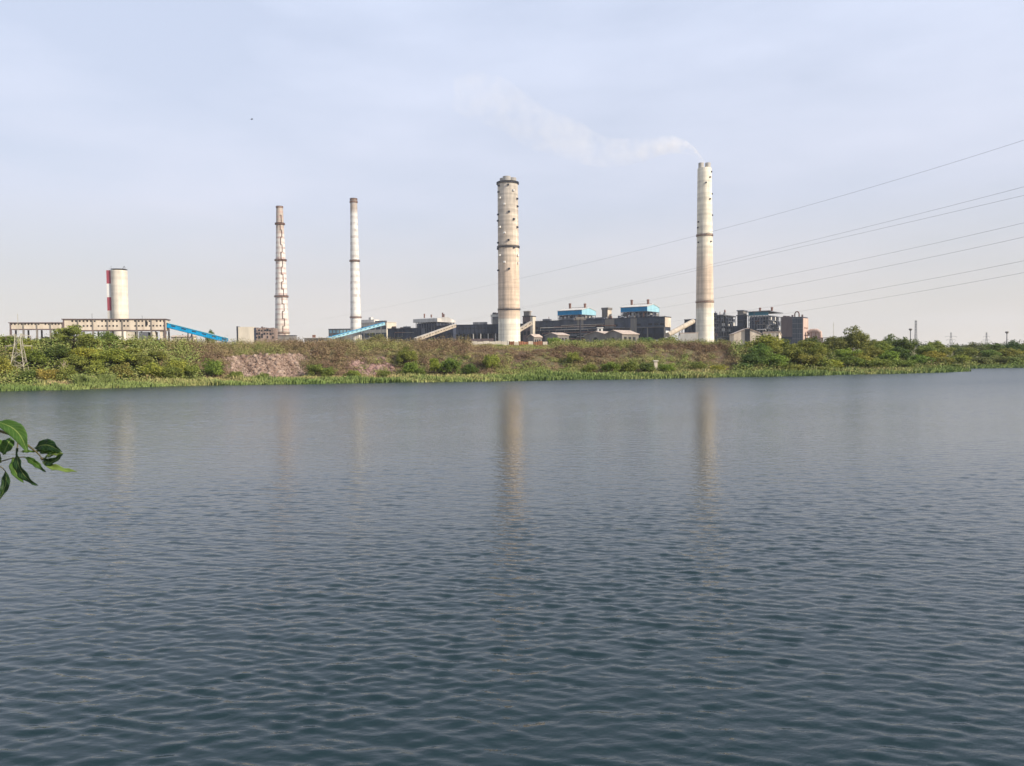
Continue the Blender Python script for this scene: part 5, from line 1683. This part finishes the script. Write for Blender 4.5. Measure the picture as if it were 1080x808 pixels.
# side veins: stripes in (v - |u|*k)
vk = node(n, 'ShaderNodeMath', operation='MULTIPLY_ADD'); vk.inputs[1].default_value = -0.28; lk(ab.outputs[0], vk.inputs[0]); lk(spn.outputs['Y'], vk.inputs[2])
vs1 = node(n, 'ShaderNodeMath', operation='MULTIPLY'); vs1.inputs[1].default_value = 2 * math.pi * 8; lk(vk.outputs[0], vs1.inputs[0])
vs2 = node(n, 'ShaderNodeMath', operation='COSINE'); lk(vs1.outputs[0], vs2.inputs[0])
vs3 = node(n, 'ShaderNodeMapRange'); vs3.inputs['From Min'].default_value = .93; vs3.inputs['From Max'].default_value = 1.0; vs3.inputs['To Max'].default_value = .45; lk(vs2.outputs[0], vs3.inputs['Value'])
mid_ = node(n, 'ShaderNodeMapRange'); mid_.inputs['From Min'].default_value = .07; mid_.inputs['From Max'].default_value = .02; mid_.inputs['To Max'].default_value = 1.0; lk(ab.outputs[0], mid_.inputs['Value'])
mxv = node(n, 'ShaderNodeMath', operation='MAXIMUM'); lk(vs3.outputs['Result'], mxv.inputs[0]); lk(mid_.outputs['Result'], mxv.inputs[1])
oin = node(n, 'ShaderNodeObjectInfo')
nzl = node(n, 'ShaderNodeTexNoise'); nzl.inputs['Scale'].default_value = 45; nzl.inputs['Detail'].default_value = 4
tcl = node(n, 'ShaderNodeTexCoord'); lk(tcl.outputs['Object'], nzl.inputs['Vector'])
nrl = node(n, 'ShaderNodeMapRange'); nrl.inputs['To Min'].default_value = .7; nrl.inputs['To Max'].default_value = 1.3; lk(nzl.outputs['Fac'], nrl.inputs['Value'])
scl = node(n, 'ShaderNodeVectorMath', operation='SCALE'); lk(oin.outputs['Color'], scl.inputs[0]); lk(nrl.outputs['Result'], scl.inputs['Scale'])
vmx = node(n, 'ShaderNodeMixRGB'); vmx.inputs[2].default_value = (.30, .38, .11, 1); lk(mxv.outputs[0], vmx.inputs[0]); lk(scl.outputs['Vector'], vmx.inputs[1])
lk(vmx.outputs['Color'], b.inputs['Base Color'])
b.inputs['Roughness'].default_value = .55
b.inputs['Specular IOR Level'].default_value = .22
trn = node(n, 'ShaderNodeBsdfTranslucent'); lk(vmx.outputs['Color'], trn.inputs['Color'])
msn = node(n, 'ShaderNodeMixShader'); msn.inputs[0].default_value = .35
lk(b.outputs[0], msn.inputs[1]); lk(trn.outputs[0], msn.inputs[2]); lk(msn.outputs[0], n.nodes['Material Output'].inputs['Surface'])
bpl = node(n, 'ShaderNodeBump'); bpl.inputs['Distance'].default_value = .002; bpl.inputs['Strength'].default_value = .5; bpl.invert = True
lk(mxv.outputs[0], bpl.inputs['Height']); lk(bpl.outputs['Normal'], b.inputs['Normal'])
M['broad_leaf'] = m_leaf
M['twig'] = weathered('green_brown_twig', (.085, .075, .035), .3, 40)

sap = thing('young_tree', 'dark broad-leaved branch reaching in from the left edge over the water', 'tree', (-3.6, 2.2, 5.1))
so = Vector(sap.location)
def leaf(base, tip, width, color, face=(0, -1, .3), curl=.0, fold=.25, bend=.0):
    """one leaf blade from base to tip; fold lifts the two halves, curl bends the tip towards the face direction"""
    base, tip = base - so, tip - so
    d = tip - base
    Ln = d.length
    d.normalize()
    fc = Vector(face).normalized()
    sd_ = d.cross(fc).normalized()
    nr = sd_.cross(d).normalized()
    nl, nw = 14, 6
    vs_, uv_, fs_ = [], [], []
    for i in range(nl + 1):
        f = i / nl
        wv_ = width * .5 * (math.sin(math.pi * min(1, f * 1.0)) ** .75) * (1.05 - .35 * f) if 0 < f < 1 else 0.0006
        c = base + d * Ln * f + nr * (curl * Ln * f * f + .06 * Ln * math.sin(math.pi * f)) + sd_ * bend * Ln * math.sin(math.pi * f)
        for j in range(nw + 1):
            u = -1 + 2 * j / nw
            rip = .004 * math.sin(f * 19 + u * 2) * abs(u)
            vs_.append(c + sd_ * wv_ * u + nr * (abs(u) ** 1.4 * fold * wv_ + rip))
            uv_.append((u, f))
    W_ = nw + 1
    for i in range(nl):
        for j in range(nw):
            a = i * W_ + j
            fs_.append((a, a + 1, a + W_ + 1, a + W_))
    me = bpy.data.meshes.new('leaf')
    me.from_pydata([tuple(v) for v in vs_], [], fs_)
    ul = me.uv_layers.new(name='UVMap')
    for lp in me.loops:
        ul.data[lp.index].uv = uv_[lp.vertex_index]
    me.polygons.foreach_set('use_smooth', [True] * len(me.polygons))
    me.materials.append(M['broad_leaf'])
    o = bpy.data.objects.new('leaf', me)
    COL.objects.link(o)
    o.parent = sap
    sol = o.modifiers.new('thickness', 'SOLIDIFY'); sol.thickness = .0008
    o.color = (*color, 1)
    return o
g1, g2, g3, g4 = (.055, .125, .022), (.016, .050, .014), (.10, .20, .035), (.17, .25, .055)  # leaf greens; the darkest has the shade on some leaves painted in
YB = 2.4
px2m = YB / FPX / 6.733
leaf(fg(-30, 165, YB), fg(203, 392, YB - .05), 118 * px2m, g1, (.35, -1, .5), .06, .22, -.12)
leaf(fg(78, 282, YB + .04), fg(22, 402, YB), 92 * px2m, g1, (.5, -1, .2), .03, .2)
leaf(fg(-25, 290, YB + .06), fg(40, 400, YB + .05), 70 * px2m, g3, (.5, -1, .2), .03, .2)
leaf(fg(246, 352, YB + .03), fg(442, 383, YB - .02), 100 * px2m, g2, (-.1, -1, .3), .03, .12, -.11)
leaf(fg(252, 372, YB + .02), fg(436, 382, YB - .02), 34 * px2m, g1, (.2, -1, -.2), .04, .2)
leaf(fg(305, 430, YB), fg(462, 394, YB - .04), 58 * px2m, g2, (0, -1, .25), .05, .5, .18)
leaf(fg(312, 425, YB + .03), fg(450, 398, YB), 44 * px2m, g4, (0, -.6, 1), .05, .3, .05)
leaf(fg(300, 445, YB), fg(550, 527, YB - .05), 50 * px2m, g4, (.1, -.8, .8), .02, .3, .09)
leaf(fg(122, 355, YB - .02), fg(246, 620, YB - .08), 82 * px2m, g2, (-.3, -1, .1), -.05, .35, .10)
leaf(fg(95, 418, YB + .03), fg(168, 602, YB), 66 * px2m, g1, (.4, -1, .2), .04, .3, .08)
leaf(fg(178, 418, YB), fg(318, 522, YB - .02), 48 * px2m, g1, (-.2, -1, .4), -.03, .3, -.05)
leaf(fg(150, 382, YB + .05), fg(262, 380, YB + .03), 22 * px2m, g3, (0, -1, .5), 0, .3)
leaf(fg(40, 520, YB), fg(-5, 715, YB - .03), 62 * px2m, g2, (.4, -1, .1), -.04, .3, -.10)
leaf(fg(-25, 380, YB), fg(6, 460, YB), 40 * px2m, g2, (.3, -1, .1), 0, .3)
leaf(fg(-150, 260, YB), fg(-60, 470, YB), 90 * px2m, g1, (.3, -1, .3), 0, .25)
leaf(fg(-190, 180, YB), fg(-330, 330, YB), 90 * px2m, g1, (.1, -1, .4), 0, .25)
leaf(fg(-260, 250, YB), fg(-320, 470, YB), 90 * px2m, g3, (.3, -1, .3), 0, .25)
tw = MB()
def twig(pts, r0, r1):
    pts = [p - so for p in pts]
    tw.tube(pts, [r0 + (r1 - r0) * i / (len(pts) - 1) for i in range(len(pts))], 7)
twig([fg(-560, 210, YB), fg(-300, 190, YB), fg(-60, 215, YB), fg(90, 262, YB + .02), fg(205, 340, YB + .01), fg(262, 385, YB), fg(302, 428, YB)], .0065, .0016)
twig([fg(-560, 470, YB), fg(-200, 470, YB), fg(0, 450, YB), fg(112, 420, YB)], .0045, .0011)
twig([fg(-30, 165, YB), fg(-90, 205, YB)], .002, .002)
twig([fg(122, 355, YB), fg(130, 290, YB + .02)], .002, .002)
twig([fg(178, 418, YB), fg(112, 420, YB)], .0016, .0016)
twig([fg(40, 520, YB), fg(10, 490, YB), fg(-60, 458, YB)], .0014, .002)
twig([fg(302, 428, YB), fg(296, 436, YB)], .004, .0042)
twig([fg(290, 424, YB), fg(310, 433, YB)], .0035, .003)
tw.build('branch', M['twig'], sap, True)
trk = MB()
trk.tube([Vector((0, 0, -.2)), Vector((.03, .05, .6)), Vector((.06, .1, 1.3)), fg(-560, 210, YB) - so + Vector((-.05, 0, .1)), Vector((.35, .3, 2.4))], [.05, .042, .035, .026, .012], 10)
trk.tube([Vector((.05, .08, 1.1)), fg(-560, 470, YB) - so], [.02, .006], 8)
trk.build('trunk', M['wood'], sap, True)

# ------------------------------------------------------------------ smoke plume
m_s = bpy.data.materials.new('smoke_volume'); m_s.use_nodes = True
n = m_s.node_tree; n.nodes.clear()
o_ = n.nodes.new('ShaderNodeOutputMaterial'); pv = n.nodes.new('ShaderNodeVolumePrincipled')
pv.inputs['Color'].default_value = (1, .98, .97, 1)
pv.inputs['Anisotropy'].default_value = 0.1
tcs = n.nodes.new('ShaderNodeTexCoord')
nzs = n.nodes.new('ShaderNodeTexNoise'); nzs.inputs['Scale'].default_value = .055; nzs.inputs['Detail'].default_value = 4
mrs = n.nodes.new('ShaderNodeMapRange'); mrs.inputs['From Min'].default_value = .38; mrs.inputs['From Max'].default_value = .66; mrs.inputs['To Max'].default_value = 1.0
n.links.new(tcs.outputs['Object'], nzs.inputs['Vector']); n.links.new(nzs.outputs['Fac'], mrs.inputs['Value'])
sx = n.nodes.new('ShaderNodeSeparateXYZ'); n.links.new(tcs.outputs['Object'], sx.inputs['Vector'])
# thins out as it drifts away from the flue
def expo(amp, length):
    d_ = n.nodes.new('ShaderNodeMath'); d_.operation = 'DIVIDE'; d_.inputs[1].default_value = length
    e_ = n.nodes.new('ShaderNodeMath'); e_.operation = 'EXPONENT'
    m2 = n.nodes.new('ShaderNodeMath'); m2.operation = 'MULTIPLY'; m2.inputs[1].default_value = amp
    n.links.new(sx.outputs['X'], d_.inputs[0]); n.links.new(d_.outputs[0], e_.inputs[0]); n.links.new(e_.outputs[0], m2.inputs[0])
    return m2.outputs[0]
fade = n.nodes.new('ShaderNodeMath'); fade.operation = 'ADD'
n.links.new(expo(.30, 16.0), fade.inputs[0]); n.links.new(expo(.024, 170.0), fade.inputs[1])
mm_ = n.nodes.new('ShaderNodeMath'); mm_.operation = 'MULTIPLY'
n.links.new(mrs.outputs['Result'], mm_.inputs[0]); n.links.new(fade.outputs[0], mm_.inputs[1])
n.links.new(mm_.outputs[0], pv.inputs['Density']); n.links.new(pv.outputs[0], o_.inputs['Volume'])
so_ = P(743, 171, 870)
plume = [(742.5, 172, 1.2), (738, 167, 2.2), (731, 160, 3.6), (721, 155, 6), (708, 152.5, 8), (694, 153.5, 9.5), (678, 157, 11), (660, 160.5, 12), (640, 161.5, 13), (622, 157, 15), (604, 149, 18), (588, 143, 19), (565, 135, 19), (545, 121, 20), (522, 107, 22), (498, 100, 22), (478, 98, 14)]
pts = [P(px, py, 870 + 30 * i / 16) - so_ for i, (px, py, r) in enumerate(plume)]
sm = MB().tube(pts, [r * 1.3 for _, _, r in plume], 16)
smo = sm.build('smoke', m_s)
smo.location = so_
tag(smo, 'white smoke drifting left from the tall cream chimney', None, None, 'stuff')
smo['category'] = 'smoke'

# ------------------------------------------------------------------ haze
m_h = bpy.data.materials.new('haze_volume'); m_h.use_nodes = True
n = m_h.node_tree; n.nodes.clear()
o_ = n.nodes.new('ShaderNodeOutputMaterial'); pv = n.nodes.new('ShaderNodeVolumePrincipled')
pv.inputs['Color'].default_value = (.76, .84, 1, 1)
pv.inputs['Density'].default_value = 0.00006
pv.inputs['Anisotropy'].default_value = 0.0
n.links.new(pv.outputs[0], o_.inputs['Volume'])
hz = MB().box(-4000, 4000, -260, 6200, -8, 275).build('haze', m_h)
tag(hz, None, None, None, 'stuff')
